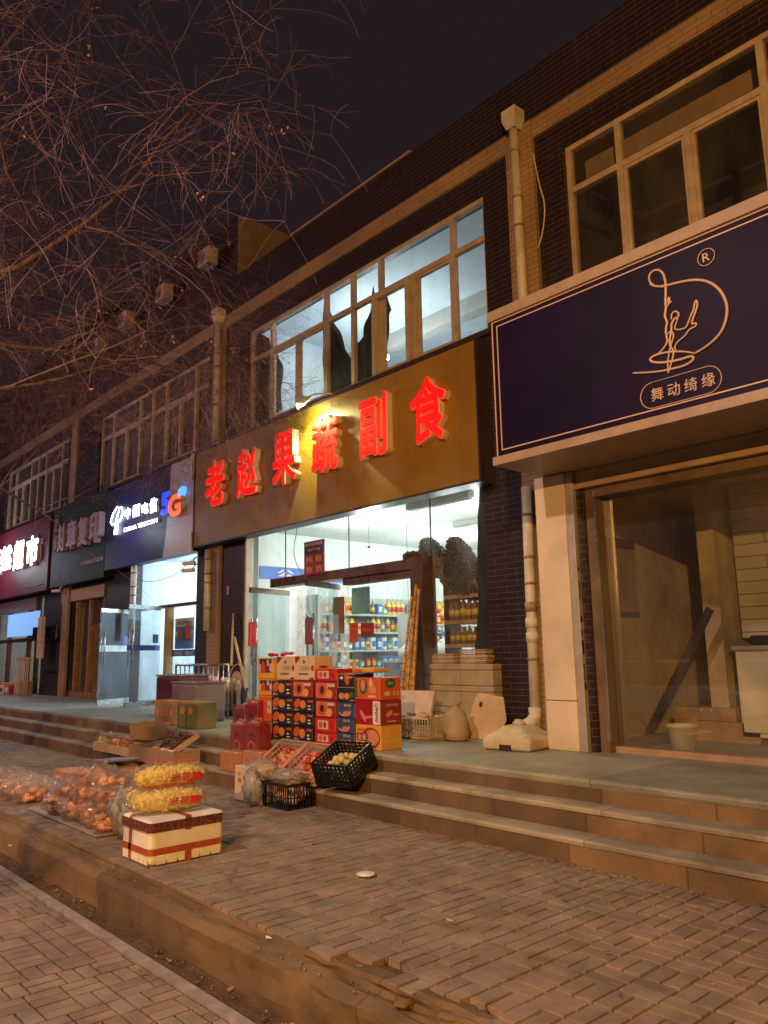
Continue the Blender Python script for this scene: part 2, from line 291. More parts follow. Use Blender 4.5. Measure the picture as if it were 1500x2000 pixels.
# ================================================================ THE SETTING
ZT, ZP = .80, .36                              # terrace and pavement heights
YE = 2.25                                      # pavement edge
XL, XR = -34.0, 7.0
g = MB(); g.box(-400, 300, -300, 400, -.25, -.08); tag(g.build('ground', M['asphalt']), kind='structure')
g = MB(); g.box(XL*3, 40, -9.5, -3.0, -.079, -.05); tag(g.build('road', M['asphalt']), kind='structure')
g = MB(); g.box(XL, XR, -3.0, 2.02, -.079, .062); g.box(XL, XR, -3.12, -3.0, -.079, .078); tag(g.build('lower_pavement_base', M['dirt']), kind='structure')
def paving(name, x0, x1, y0, y1, z, cols, cell=.172, edge=None, rng=random.Random(3)):
    """basket-weave pavers: columns of pairs of bricks, each a small chamfered slab"""
    vs_, fs, mi = [], [], []; gap = .0058; ch = .0016
    nx = int((x1-x0)/cell)
    for i in range(nx):
        xa = x0+i*cell; off = rng.choice((0, .5, .5, 0, .25))*cell; y = y0-off; k = rng.randint(0, 1)
        while y < y1:
            cellb = [(xa, xa+cell/2, y, y+cell), (xa+cell/2, xa+cell, y, y+cell)] if k else [(xa, xa+cell, y, y+cell/2), (xa, xa+cell, y+cell/2, y+cell)]
            for (a, b, c, d) in cellb:
                c = max(c, y0); d = min(d, y1)
                if d-c < .02: continue
                if edge and edge((a+b)/2, (c+d)/2, rng): continue
                dz = rng.gauss(0, .0010)+.004*noise.noise(Vector((a*1.3, c*1.3, 0))); tx = rng.gauss(0, .0006)
                a += gap; b -= gap; c += gap; d -= gap; q = len(vs_); zt = z+dz
                vs_ += [(a, c, z-.05), (b, c, z-.05), (b, d, z-.05), (a, d, z-.05), (a, c, zt-ch), (b, c, zt-ch), (b, d, zt-ch), (a, d, zt-ch),
                        (a+ch, c+ch, zt+tx), (b-ch, c+ch, zt-tx), (b-ch, d-ch, zt-tx), (a+ch, d-ch, zt+tx)]
                for f in ((0,1,5,4),(1,2,6,5),(2,3,7,6),(3,0,4,7),(4,5,9,8),(5,6,10,9),(6,7,11,10),(7,4,8,11),(8,9,10,11)): fs.append([q+j for j in f])
                t = rng.choices(range(len(cols)), weights=[5, 4, 2, 1][:len(cols)])[0]; mi += [t]*9
            y += cell; k = 1-k if rng.random() < .8 else k
    me = bpy.data.meshes.new(name); me.from_pydata(vs_, [], fs)
    for c_ in cols: me.materials.append(c_)
    me.polygons.foreach_set('material_index', mi); me.update(); o = bpy.data.objects.new(name, me); C.objects.link(o)
    return tag(o, kind='structure')
pv = [mat('paver_%s' % k, c, .72, var=.2, vscale=7, bump=.35, bscale=160, dirt=((.08,.05,.04), 5, .45)) for k, c in (('rose',(.285,.205,.168)), ('brown',(.262,.195,.158)), ('grey',(.275,.218,.184)), ('dark',(.230,.168,.138)))]
HOLES = [(-2.75, 2.32, .10), (-2.2, 2.30, .14), (-1.6, 2.3, .2)]
def worn(x, y, rng):                            # pavers missing along the broken edge
    return any((x-a)**2+(y-b)**2 < r*r for a, b, r in HOLES) or (y < YE+.02+.05*noise.noise(Vector((x*1.7, 3, 0))) and x > -3.4)
paving('pavement', -16.0, XR, YE, 4.285, ZP, pv, edge=worn)
paving('lower_pavement', -14.5, 0, -.6, 1.95, .09, pv)
g = MB(); g.box(XL, XR, YE+.04, 4.30, -.078, ZP-.03); g.box(XL, -16.02, YE, 4.29, ZP-.04, ZP-.004); tag(g.build('pavement_bed', M['dirt']), kind='structure')
g = MB(); g.box(XL, XR, 1.965, 2.025, .0, .094); tag(g.build('kerb_line', M['white_line']), kind='structure')
# worn two-level kerb and dirt gutter, as an uneven strip swept along X
def strip(name, prof, m, x0, x1, dx, amp, seed):
    vs_, fs = [], []; n = len(prof); k = int((x1-x0)/dx)
    for i in range(k+1):
        x = x0+i*dx; wr = amp*(1+2.2*max(0, min(1, (x+4.3)/1.5)))
        for j, (y, z) in enumerate(prof):
            e = noise.noise(Vector((x*1.8, j*5.1, seed)))*wr+noise.noise(Vector((x*9, j*3.7, seed+4)))*wr*.35
            e2 = noise.noise(Vector((x*2.3, j*4.4, seed+9)))*wr*.8+noise.noise(Vector((x*11, j*2.7, seed+14)))*wr*.4
            vs_.append((x, y+(e if 0 < j < n-1 else 0), z+(e2*.8 if 0 < j < n-1 else 0)))
    for i in range(k):
        for j in range(n-1): a = i*n+j; fs.append((a, a+n, a+n+1, a+1))
    me = bpy.data.meshes.new(name); me.from_pydata(vs_, [], fs); me.materials.append(m); me.update()
    o = bpy.data.objects.new(name, me); C.objects.link(o)
    return tag(o, kind='structure')
strip('kerb', [(2.145,.02), (2.145,.09), (2.14,.15), (2.135,.22), (2.135,.275), (2.145,.295), (2.165,.308), (2.19,.312), (2.22,.312), (2.245,.315), (2.25,.33), (2.252,.345), (2.265,.352), (2.30,.352), (2.36,.345)], M['kerb_stone'], -22, 6, .03, .010, 1)
strip('gutter', [(2.03,.05), (2.036,.085), (2.07,.088), (2.11,.092), (2.15,.098), (2.18,.05)], M['dirt'], -22, 6, .06, .008, 5)
for i, (x, y, r) in enumerate([(-2.78,2.32,.055),(-2.2,2.30,.07),(-2.45,2.24,.04)]):
    b = MB(); b.blob((0,0,0), (r*1.3, r, r*.35), 16, 10, 0, .7, 2.6, i); o = b.build('stone', M['kerb_stone'], loc=(x, y, ZP-.035)); o.rotation_euler.z = i
    tag(o, ['flat worn stone lodged in the broken pavement edge, nearer the foam box','flat worn stone lodged in the broken pavement edge, nearest the frame bottom','small flat stone on the kerb between two larger ones'][i], 'stone', 'rubble along the worn kerb')
rg = random.Random(12); b = MB()
for i in range(900):
    k = rg.random(); x = rg.uniform(-12, -1.0)
    if k < .35: y, z = rg.uniform(2.05, 2.14), .094
    elif k < .6: y, z = 2.16+rg.random()*.08, .312
    elif k < .8: y, z = 4.27-abs(rg.gauss(0, .03))-.01, ZP+.003
    else: y, z = rg.uniform(2.3, 4.2), ZP+.002
    r = rg.uniform(.002, .007) if k < .8 else rg.uniform(.0015, .004); b.blob((x, y, z), (r*1.3, r, r*.8), 5, 3, rg.randrange(2))
lv_ = MB()
for i in range(170):
    x, y = rg.uniform(-11, -1.2), rg.choice((rg.uniform(2.3, 4.25), 4.24-abs(rg.gauss(0, .05)), rg.uniform(2.04, 2.13)))
    z = ZP+.010 if y > 2.2 else .102; t = rg.uniform(0, 6.28); L_ = rg.uniform(.012, .030); q = Matrix.Rotation(t, 3, 'Z')
    lv_.add([Vector((x, y, z))+q @ Vector(p) for p in ((-L_, 0, .001), (0, L_*.4, .004), (L_, 0, rg.uniform(.001, .010)), (0, -L_*.4, 0))], [(0,1,2,3)], rg.randrange(2))
tag(lv_.build('fallen_leaves', [M['dry_leaf'], M['bark']]), 'scattered small dry leaves and bits on the pavers', 'leaves', kind='stuff')
tag(b.build('gravel', [M['kerb_stone'], M['concrete']]), 'loose grit and small gravel along the kerb, gutter and step foot', 'gravel', kind='stuff')
# terrace with three steps
ST = [(4.67, ZT), (4.475, ZT-.147), (4.27, ZT-.294)]
g = MB(); g.box(XL, XR, 4.67, 6.84, .30, ZT); g.box(XL, XR, 4.655, 4.6695, ZT-.02, ZT-.002); o = g.build('terrace', M['terrace_stone']); tag(o, kind='structure')
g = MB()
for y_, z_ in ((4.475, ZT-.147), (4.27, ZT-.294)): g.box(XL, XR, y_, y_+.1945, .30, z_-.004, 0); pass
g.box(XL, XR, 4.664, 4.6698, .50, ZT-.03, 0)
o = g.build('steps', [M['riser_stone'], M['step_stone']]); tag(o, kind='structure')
for k_, (y_, z_) in enumerate(((4.475, ZT-.147), (4.27, ZT-.294))):
    strip('step_tread', [(y_-.004, z_-.035), (y_-.009, z_-.028), (y_-.011, z_-.012), (y_-.006, z_-.003), (y_+.002, z_), (y_+.02, z_+.0005), (y_+.10, z_+.0005), (y_+.194, z_)], M['step_stone'], -22, 6, .025, .0022, 30+k_)
strip('terrace_nosing', [(4.662, ZT-.055), (4.655, ZT-.04), (4.650, ZT-.018), (4.656, ZT-.003), (4.668, ZT+.0008), (4.69, ZT+.0012), (4.74, ZT+.0012)], M['terrace_stone'], -22, 6, .025, .0022, 41)
# ================================================================ THE BUILDING
F = 6.85; WY = 7.10                             # wall face, wall back
BAY = [-26.35, -19.25, -12.15, -5.15, 1.9]
bld = empty('commercial_building', (0, 0, 0), 0, 'long two storey terrace of shops faced in dark brick tiles with tan bands', 'building')
def wallgrid(mb, x0, x1, z0, z1, ops, y0, y1, mi=0):
    xs = sorted({x0, x1, *[o[0] for o in ops], *[o[1] for o in ops]}); zs = sorted({z0, z1, *[o[2] for o in ops], *[o[3] for o in ops]})
    for i in range(len(xs)-1):
        run = None
        for j in range(len(zs)-1):
            cx, cz = (xs[i]+xs[i+1])/2, (zs[j]+zs[j+1])/2
            hole = any(o[0] < cx < o[1] and o[2] < cz < o[3] for o in ops)
            if not hole: run = run or zs[j]
            if (hole or j == len(zs)-2) and run is not None:
                top = zs[j] if hole else zs[j+1]
                mb.box(xs[i], xs[i+1], y0, y1, run, top, mi); run = None
UW = [(-24.85, -19.75), (-17.75, -12.55), (-11.20, -5.75), (-4.56, .9)]   # upper windows
ops = [(a, b, 5.47, 7.27) for a, b in UW]
LO = [(-25.4, -20.9, .8, 3.30), (-19.6, -17.0, .8, 3.30), (-15.65, -12.83, .8, 3.62), (-11.18, -5.93, .8, 3.70), (-4.36, 1.6, .8, 3.3)]
mb = MB(); wallgrid(mb, XL, 4, .5, 8.50, ops+LO, F, WY); mb.build('wall', M['tile_dark'], bld)
mb = MB(); mb.box(XL, -11.62, F+.002, WY+.6, 8.502, 9.72); mb.build('upper_wall', M['tile_dark'], bld)
mb = MB(); mb.box(-11.618, -11.60, F+.01, 14, 8.51, 9.70); mb.box(-11.60, -11.50, F+.3, 9.2, 8.51, 9.3); mb.build('gable_panel', mat('gable_paint', (.20,.14,.10), .7), bld)
mb = MB(); mb.box(-9.9, -7.0, F-.03, WY+.05, 8.502, 8.53); mb.build('coping', M['tan_paint'], bld)
mb = MB(); mb.box(XL, 4, WY+.01, 15, 8.3, 8.4); mb.build('roof', M['concrete'], bld)
mb = MB()
for a, b in zip(BAY[:-1], BAY[1:]): mb.box(a+.22, b-.17, F-.045, F-.001, 7.56, 7.80)
mb.build('cornice_band', M['tile_tan'], bld)
for x in BAY:
    mb = MB(); mb.box(x-.168, x+.218, F-.06, F-.002, .8, 7.80); mb.build('pilaster', M['tile_tan'], bld)
mb = MB()
for a, b in UW: mb.box(a-.03, b+.03, F-.04, F-.001, 5.40, 5.468)
mb.build('window_sill', M['dark_trim'], bld)
# side and back walls of the block
mb = MB(); mb.box(3.99, 4.2, F, 15, 0, 8.5); mb.box(XL-.2, XL, F, 15, 0, 9.7); mb.box(XL, 4, 15, 15.2, 0, 8.5); mb.build('outer_wall', M['tan_paint'], bld)
# upper windows: same pattern of frames in every bay
def window(a, b, fm, pane, casement=False, tr=6.72, zb=5.47, zt=7.27):
    W = b-a; Y0, Y1 = F+.06, F+.13
    fr = [0, .120, .395, .515, .63, .89, 1.0] if W > 5.3 else [0, .13, .40, .52, .64, .88, 1.0]
    X = [a+f*W for f in fr]
    o = empty('window', (0, 0, 0)); o.parent = bld
    m = MB(); t = .035
    m.box(a, b, Y0, Y1, zt-.06, zt); m.box(a, b, Y0, Y1, zb, zb+.06)
    for i, x in enumerate(X):
        xa = x if i == 0 else x-(.06 if i == len(X)-1 else t); m.box(xa, xa+(.06 if i in (0, len(X)-1) else 2*t), Y0-.002, Y1-.002, zb+.06, zt-.06)
    m.box(a+.06, b-.06, Y0-.004, Y1-.004, tr-t, tr+t)
    for i in (1, 4):
        c = (X[i]+X[i+1])/2; m.box(c-t, c+t, Y0-.006, Y1-.006, zb+.06, tr-t)
        for (p, q) in ((X[i]+t, c-t), (c+t, X[i+1]-t)):
            m.box(p, p+.035, Y0+.012, Y1-.012, zb+.06, tr-t); m.box(q-.035, q, Y0+.012, Y1-.012, zb+.06, tr-t)
            m.box(p+.035, q-.035, Y0+.012, Y1-.012, zb+.06, zb+.095); m.box(p+.035, q-.035, Y0+.012, Y1-.012, tr-t-.035, tr-t)
    m.build('frame', fm, o); m = MB(); m.box(a+.01, b-.01, F+.095, F+.100, zb+.01, zt-.01); m.build('pane', pane, o)
    return X
wx = {}
for i, (a, b) in enumerate(UW): wx[i] = window(a, b, M['frame_tan'], M['glass'] if i == 2 else M['glass_dusty'])
# casement hanging a little lower in the lit window
m = MB(); xa, za = S(730, 722, F); xb = SX(803, F, 700)
m.box(xa, xa+.07, F-.03, F+.05, 5.40, 6.66); m.box(xb-.07, xb, F-.03, F+.05, 5.44, 6.66); m.box(xa+.07, xb-.07, F-.03, F+.05, 5.40, 5.47); m.box(xa+.07, xb-.07, F-.03, F+.05, 6.60, 6.66); m.build('casement', M['frame_tan'], bld)
# rooms behind the windows
def room(x0, x1, y1, z0, z1, wm, cm, fm, y0=WY+.001, name='room'):
    m = MB(); t = .06
    m.box(x0-t, x0, y0, y1+t, z0, z1, 0); m.box(x1, x1+t, y0, y1+t, z0, z1, 0); m.box(x0, x1, y1, y1+t, z0, z1, 0)
    m.box(x0-t, x1+t, y0, y1+t, z1, z1+t, 1); m.box(x0-t, x1+t, y0, y1+t, z0-t, z0-.001, 2); return m.build(name, [wm, cm, fm], bld)
room(-11.9, -5.45, 12.0, 4.7, 7.75, M['plaster_blue'], M['plaster_blue'], M['concrete'], name='upper_room')
m = MB(); m.box(-11.89, -5.46, 9.6, 9.85, 7.45, 7.749); m.build('ceiling_beam', M['beam_white'], bld)
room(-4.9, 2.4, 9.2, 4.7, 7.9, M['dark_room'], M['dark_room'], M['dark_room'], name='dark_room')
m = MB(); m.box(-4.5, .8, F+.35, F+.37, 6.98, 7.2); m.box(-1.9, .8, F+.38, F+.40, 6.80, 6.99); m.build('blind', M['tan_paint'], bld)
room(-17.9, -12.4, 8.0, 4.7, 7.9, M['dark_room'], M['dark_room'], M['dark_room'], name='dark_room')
m = MB(); X = wx[1]
for i in range(6):
    if i in (1, 4): c = (X[i]+X[i+1])/2; m.box(X[i]+.05, c-.05, F+.14, F+.16, 5.5, 6.66); m.box(c+.05, X[i+1]-.05, F+.14, F+.16, 5.5, 6.66)
    else: m.box(X[i]+.05, X[i+1]-.05, F+.14, F+.16, 5.5, 6.62)
    m.box(X[i]+.05, X[i+1]-.05, F+.14, F+.16, 6.76, 7.2)
m.build('paper_lining', M['panel_grey'], bld)
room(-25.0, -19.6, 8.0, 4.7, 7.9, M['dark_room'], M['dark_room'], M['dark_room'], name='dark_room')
# main shop interior, telecom shop, supermarket, right-hand shop
room(-11.3, -5.6, 12.2, .80, 3.76, M['plaster'], M['plaster'], M['concrete'], name='shop_room')
room(-15.8, -12.6, 11.0, .80, 3.72, M['plaster_blue'], M['plaster_blue'], M['terrace_stone'], name='shop_room')
room(-25.6, -20.6, 10.5, .80, 3.6, M['plaster'], M['plaster'], M['concrete'], name='shop_room')
room(-19.7, -16.9, 8.6, .80, 3.4, M['plaster_dim'], M['dark_room'], M['concrete'], name='shop_room')
light('lamp_upper_room', (-9.75, 8.80, 6.70), (.84, .94, 1.0), 150, .08)
light('lamp_shop_front', (-9.3, 7.95, 3.10), (.90, 1.0, .97), 90, .07); light('fill_shop_middle', (-9.6, 10.2, 2.95), (.90, 1.0, .97), 80, .2); light('lamp_shop_back', (-7.6, 10.8, 3.4), (.92, 1.0, .96), 150, .2); light('lamp_shop_right', (-7.2, 8.3, 3.45), (.92, 1.0, .96), 70, .2)  # the middle light is an added fill with no bulb of its own
light('lamp_telecom', (-14.2, 8.6, 3.4), (.80, .93, 1.0), 190, .2); light('lamp_telecom_back', (-14.2, 10.2, 3.3), (.80, .93, 1.0), 120, .2)
light('lamp_supermarket', (-23.0, 8.2, 3.2), (.80, .92, 1.0), 50, .2)
def hanging_bulb(x, y, z, ztop, label, mt='bulb', r=.05):
    o = empty('hanging_bulb', (x, y, z), 0, label, 'lamp', 'bare ceiling bulbs')
    m = MB(); m.blob((0,0,0), (r, r, r*1.15), 12, 8); b = m.build('bulb', M[mt], o); b.visible_shadow = True
    m = MB(); m.lathe([(.022, r*1.05), (.022, r*1.05+.05)], 10); m.tube([(0,0,r*1.1+.05), (0,0,ztop-z)], .004, 5); m.build('cord', M['black_rubber'], o); return o
def bulb_pair(x, y, z, ztop, label): hanging_bulb(x, y, z+.13, ztop, label)
bulb_pair(-9.75, 8.80, 6.70, 7.75, 'bare lit bulb hanging in the upper room'); bulb_pair(-9.3, 7.95, 3.10, 3.76, 'bare lit bulb near the front glass of the grocery'); bulb_pair(-7.6, 10.8, 3.42, 3.76, 'bare lit bulb deep in the grocery')
# fluorescent battens on the grocery ceiling (unlit)
for i, (x, y) in enumerate(((-7.4, 7.6), (-8.1, 9.3))):
    o = empty('ceiling_light', (x, y, 3.70), 0, ['unlit ceiling batten close behind the shop glass', 'unlit ceiling batten deeper in the grocery'][i], 'ceiling light', 'unlit battens'); m = MB(); m.box(-.6, .6, -.06, .06, -.02, .058); m.build('housing', M['beam_white'], o)
    m = MB(); m.tube([(-.58, .03, -.035), (.58, .03, -.035)], .013, 8); m.tube([(-.58, -.03, -.035), (.58, -.03, -.035)], .013, 8); m.build('tube', M['white_plastic'], o)
# upper curtains: dark cloth drooping behind the panes
def cloth(name, pts, Y, m, label, cat='curtain', group=None, fold=.03, parent=None):
    P = [S(x, y, Y) for x, y in pts]; xs = [p[0] for p in P]; zs = [p[1] for p in P]
    bm = bmesh.new(); f = bm.faces.new([bm.verts.new((x, Y, z)) for x, z in P]); bmesh.ops.triangulate(bm, faces=[f])
    bmesh.ops.subdivide_edges(bm, edges=bm.edges[:], cuts=5, use_grid_fill=True)
    for v in bm.verts: v.co.y += fold*math.sin(v.co.x*26+math.sin(v.co.z*3)*1.5)+fold*.6*noise.noise(v.co*2.5)
    r = bmesh.ops.extrude_face_region(bm, geom=bm.faces[:])
    for v in r['geom']:
        if isinstance(v, bmesh.types.BMVert): v.co.y += .006
    bmesh.ops.recalc_face_normals(bm, faces=bm.faces[:]); me = bpy.data.meshes.new(name); bm.to_mesh(me); bm.free(); me.materials.append(m)
    for p in me.polygons: p.use_smooth = True
    o = bpy.data.objects.new(name, me); C.objects.link(o); return tag(o, label, cat, group)
YC = F+.24
cloth('curtain', [(633,582),(640,600),(655,650),(685,700),(712,648),(722,600),(732,560),(742,640),(744,735),(700,760),(633,790)], YC, M['curtain'], 'black cloth sagging in a deep curve across the middle panes', group='black cloths in the lit upper window')
cloth('curtain', [(738,572),(752,566),(760,580),(766,606),(756,625),(752,650),(755,690),(742,745),(735,745)], YC+.08, M['curtain'], 'narrow black cloth hanging at the opened casement', group='black cloths in the lit upper window')
cloth('curtain', [(488,665),(505,650),(525,660),(524,700),(528,770),(530,820),(488,840)], YC, M['curtain'], 'black cloth covering the leftmost panes of the lit window', group='black cloths in the lit upper window')
cloth('curtain', [(534,640),(541,660),(545,700),(551,715),(549,760),(551,800),(532,810)], YC+.07, M['curtain'], 'thin dark cloth strip beside the leftmost covered panes', group='black cloths in the lit upper window')
cloth('curtain', [(634,595),(642,640),(652,700),(662,800),(640,800),(633,700)], YC+.14, M['curtain_grey'], 'grey cloth edge left of the sagging black cloth', group='black cloths in the lit upper window')
# ---------------------------------------------------------------- rain pipes
def rain_pipe(pts, zt, label, elbow=False, r=.055):
    o = empty('drain_pipe', (pts[-1][0], pts[-1][1], pts[-1][2]), 0, label, 'drain pipe', 'white rain pipes'); B = Vector(pts[-1])
    m = MB(); m.tube([Vector(p)-B for p in pts], r, 14); m.build('pipe', M['pvc'], o)
    m = MB(); t = Vector(pts[0])-B
    m.box(t.x-.10, t.x+.10, t.y-.09, t.y+.09, t.z+.02, t.z+.15); m.add([(t.x-.10,t.y-.09,t.z+.02),(t.x+.10,t.y-.09,t.z+.02),(t.x+.10,t.y+.09,t.z+.02),(t.x-.10,t.y+.09,t.z+.02),(t.x-.06,t.y-.06,t.z-.1),(t.x+.06,t.y-.06,t.z-.1),(t.x+.06,t.y+.06,t.z-.1),(t.x-.06,t.y+.06,t.z-.1)], [(0,4,5,1),(1,5,6,2),(2,6,7,3),(3,7,4,0)])
    if zt: m.build('hopper', M['pvc'], o)
    for f in (.12, .30, .41, .72):
        q = Vector(pts[0]).lerp(Vector(pts[1]), f)-B; m = MB(); m.tube([q+Vector((0,0,.014)), q-Vector((0,0,.014))], r+.008, 14); m.box(q.x-.012, q.x+.012, q.y+r, q.y+r+.05, q.z-.01, q.z+.01); m.build('clamp', M['pvc_grime'], o)
    if elbow:
        q = Vector((0,0,0)); m = MB(); m.tube([(0,0,.22), (0,0,.13), (-.02,-.05,.07), (-.05,-.13,.03)], [r+.012]*4, 14); m.build('elbow', M['pvc'], o)
    return o
px1 = S(1002, 240, F-.13)
rain_pipe([(px1[0], F-.13, px1[1]), (px1[0]+.02, F-.13, 4.55)], True, 'tan lit rain pipe with square hopper between the lit and the dark window')
px2 = S(427, 620, F-.13)
rain_pipe([(px2[0], F-.13, px2[1]), (px2[0], F-.13, 5.45)], True, 'white rain pipe with square hopper left of the gold sign')
_a, _b = S(1027, 940, F-.14), S(1047, 1425, F-.14)
pl = rain_pipe([(_a[0], F-.14, 3.42), (_b[0], F-.14, ZT+.06)], False, 'long grimy rain pipe ending in an elbow beside the pale pillar', True)
for zz in (2.12, 1.95, 1.80):
    q_ = Vector((_a[0], F-.14, 3.42)).lerp(Vector((_b[0], F-.14, ZT+.06)), (3.42-zz)/(3.42-ZT-.06))-Vector((_b[0], F-.14, ZT+.06)); m = MB(); m.tube([q_+Vector((0,0,.05)), q_-Vector((0,0,.05))], .066, 14); m.build('joint', M['pvc_grime' if zz == 2.12 else 'pvc'], pl)
x_, z_ = S(407, 1080, F-.14); rain_pipe([(x_, F-.14, 3.5), (x_, F-.14, 2.1)], False, 'short brown pipe on the brick pier between telecom shop and grocery', r=.06)
x_, z_ = S(262, 1110, F-.14); rain_pipe([(x_, F-.14, 3.55), (x_, F-.14, 2.0)], False, 'white pipe at the left jamb of the telecom shop', r=.06)
# ---------------------------------------------------------------- signs
def board(name, label, x0, x1, z0, z1, yf, yb, m, trim=None, tw=.035, seams=()):
    o = empty(name, (x0, yf, z0), 0, label, 'shop sign'); W, H, D = x1-x0, z1-z0, yb-yf
    p = MB(); last = 0
    for s_ in list(seams)+[W]:
        p.box(last+(.002 if last else 0), s_-.002, 0, D, 0, H); last = s_
    p.box(.01, W-.01, .006, D-.002, .01, H-.01, 1); p.build('panel', [m, M['dark_trim']], o)
    if trim:
        t = MB(); t.box(-tw, W+tw, -.015, D, H+.001, H+tw); t.box(-tw, W+tw, -.015, D, -tw, -.001); t.box(-tw, -.001, -.015, D, -.001, H+.001); t.box(W+.001, W+tw, -.015, D, -.001, H+.001); t.build('trim', trim, o)
    return o
SY = 6.62
so = board('shop_sign', 'wide golden shop sign with six red glowing characters over the grocery', -12.55, -5.78, 3.60, 5.29, SY, F-.01, M['gold_sign'], M['dark_trim'], .03, [.52, 1.73, 2.95, 4.17, 5.4, 6.5])
LT = [('老', -11.98, -11.36, 4.19, 4.98), ('赵', -10.94, -10.34, 4.19, 4.99), ('果', -9.90, -9.27, 4.20, 5.01), ('蔬', -8.88, -8.27, 4.20, 5.01), ('副', -7.80, -7.24, 4.21, 5.03), ('食', -6.80, -6.18, 4.18, 5.01)]
for ch, xa, xb, za, zb in LT:
    m = MB(); L0 = (xa+12.55, za-3.60)
    m.text(ch, L0[0], L0[1], xb-xa, zb-za, -.001, .11, .024, 0, 1)
    o = m.build('character', [M['glow_red'], M['letter_side']], so)
    m = MB(); m.text(ch, L0[0]-.008, L0[1]-.008, xb-xa+.016, zb-za+.016, -.096, .004, .036, 0, 0); m.build('rim_light', M['glow_rim'], o)
# telecom sign
to = board('shop_sign', 'dark blue sign with white glowing logo and a mauve end panel with 5G', -16.52, -12.57, 3.52, 5.27, SY, F-.01, M['navy_sign'])
W0 = 16.52
pa = S(335, 905, SY-.01); pb = S(318, 1085, SY-.01)
m = MB(); m.prism([(-1.02+W0-12.57-1.4+.0, 0)]*0+[(pb[0]+W0, 0.0), (3.95, 0.0), (3.95, 1.75), (pa[0]+W0, 1.75), (pa[0]+W0-.03, 1.2), (pb[0]+W0+.08, .35)], -.012, -.001); m.build('end_panel', M['mauve_sign'], to)
def T(mb_, ch, c0, c1, Y, depth, wt=.02, mi=0, ms=None, ox=0, oz=0, yy=0):   # character between two photo corners (left-bottom, right-top) on plane Y
    (xa, za), (xb, zb) = S(*c0, Y), S(*c1, Y); mb_.text(ch, xa-ox, za-oz, xb-xa, zb-za, yy, depth, wt, mi, ms)
for ch, c0, c1 in (('中', (248,1016), (260,990)), ('国', (264,1012), (278,984)), ('电', (281,1006), (295,980)), ('信', (296,1004), (312,970))):
    m = MB(); T(m, ch, c0, c1, SY, .05, .016, 0, 1, -16.52, 3.52, -.001); m.build('character', [M['glow_white'], M['letter_side']], to)
m = MB(); T(m, 'CHINA TELECOM', (245,1040), (311,1012), SY, .04, .0, 0, 1, -16.52, 3.52, -.001)
o = m.build('lettering', [M['glow_white'], M['letter_side']], to)
m = MB(); A = lambda x, y: (S(x, y, SY)[0]+16.52, -.03, S(x, y, SY)[1]-3.52)
m.tube([A(237,993), A(232,990), A(224,1003), A(219,1020), A(222,1026), A(232,1021), A(240,1012), A(243,1000), A(240,991), A(236,994), A(231,1012), A(228,1030), A(226,1044), A(231,1042), A(234,1026)], [.008,.012,.015,.015,.013,.013,.015,.018,.014,.008,.015,.015,.013,.013,.006], 6, 0, smooth=False); m.build('emblem', M['glow_white'], to)
m = MB(); T(m, '5', (321,1010), (341,958), SY, .07, .05, 0, 1, -16.52, 3.52, -.014); m.build('digit', [M['glow_blue'], M['letter_side']], to)
m = MB(); T(m, 'G', (337,1014), (364,962), SY, .09, .05, 0, 1, -16.52, 3.52, -.014); m.build('digit', [M['glow_orange'], M['letter_side']], to)
m = MB(); a, b = A(358,972), A(367,951); m.prism([(a[0], a[2]), (a[0]+.12, a[2]+.03), (b[0], b[2]), (b[0]-.14, b[2]-.04)], -.12, -.014); m.build('accent_bar', [M['glow_cyan']], to)
m = MB(); m.box(3.90, 3.945, -.06, -.014, 1.28, 1.78); m.box(3.90, 3.94, -.05, -.014, .0, .35); m.build('end_cap', M['white_plastic'], to)
# seal engraving / copy shop sign (unlit)
po = board('shop_sign', 'unlit dark green sign with thick dull raised characters', -19.92, -16.60, 3.40, 5.37, SY+.02, F-.01, M['green_sign'])
x0 = -19.86
for i, (ch, c0, c1) in enumerate((('刻', (119,1080), (134,1022)), ('章', (136,1076), (158,1012)), ('复', (158,1070), (180,1005)), ('印', (181,1064), (205,996)))):
    m = MB(); T(m, ch, c0, c1, SY, .12, .035, 0, 0, -19.92, 3.40, -.001); m.build('character', M['letter_dull'], po)
m = MB(); T(m, '快印', (107,1078), (114,1045), SY, .05, .02, 0, 0, -19.92, 3.40, -.001); T(m, '图文', (109,1042), (115,1012), SY, .05, .02, 0, 0, -19.92, 3.40, -.001); m.build('small_lettering', M['letter_dull'], po)
m = MB(); T(m, '公章制作打字复印', (157,1106), (200,1086), SY, .02, .01, 0, 0, -19.92, 3.40, -.001); m.build('small_lettering', M['letter_dull'], po)
# supermarket sign
uo = board('shop_sign', 'maroon sign with large white glowing characters at the far left', -25.6, -20.1, 3.38, 5.28, SY, F-.01, M['maroon_sign'])
for ch, c0, c1 in (('天', (-14,1128), (8,1072)), ('然', (7,1118), (32,1062)), ('超', (32,1116), (56,1052)), ('市', (57,1108), (84,1042))):
    m = MB(); T(m, ch, c0, c1, SY, .10, .045, 0, 1, -25.6, 3.38, -.001); m.build('character', [M['glow_white'], M['letter_side']], uo)
m = MB(); T(m, '天然超市便民店', (52,1148), (84,1139), SY, .02, .0, 0, 0, -25.6, 3.38, -.001); m.build('small_lettering', M['white_print'], uo)
light('sign_glow_supermarket', (-23.3, 5.9, 4.4), (.80, .88, 1.0), 110, .5); light('sign_glow_telecom', (-15.2, 6.0, 4.3), (.75, .85, 1.0), 26, .3)
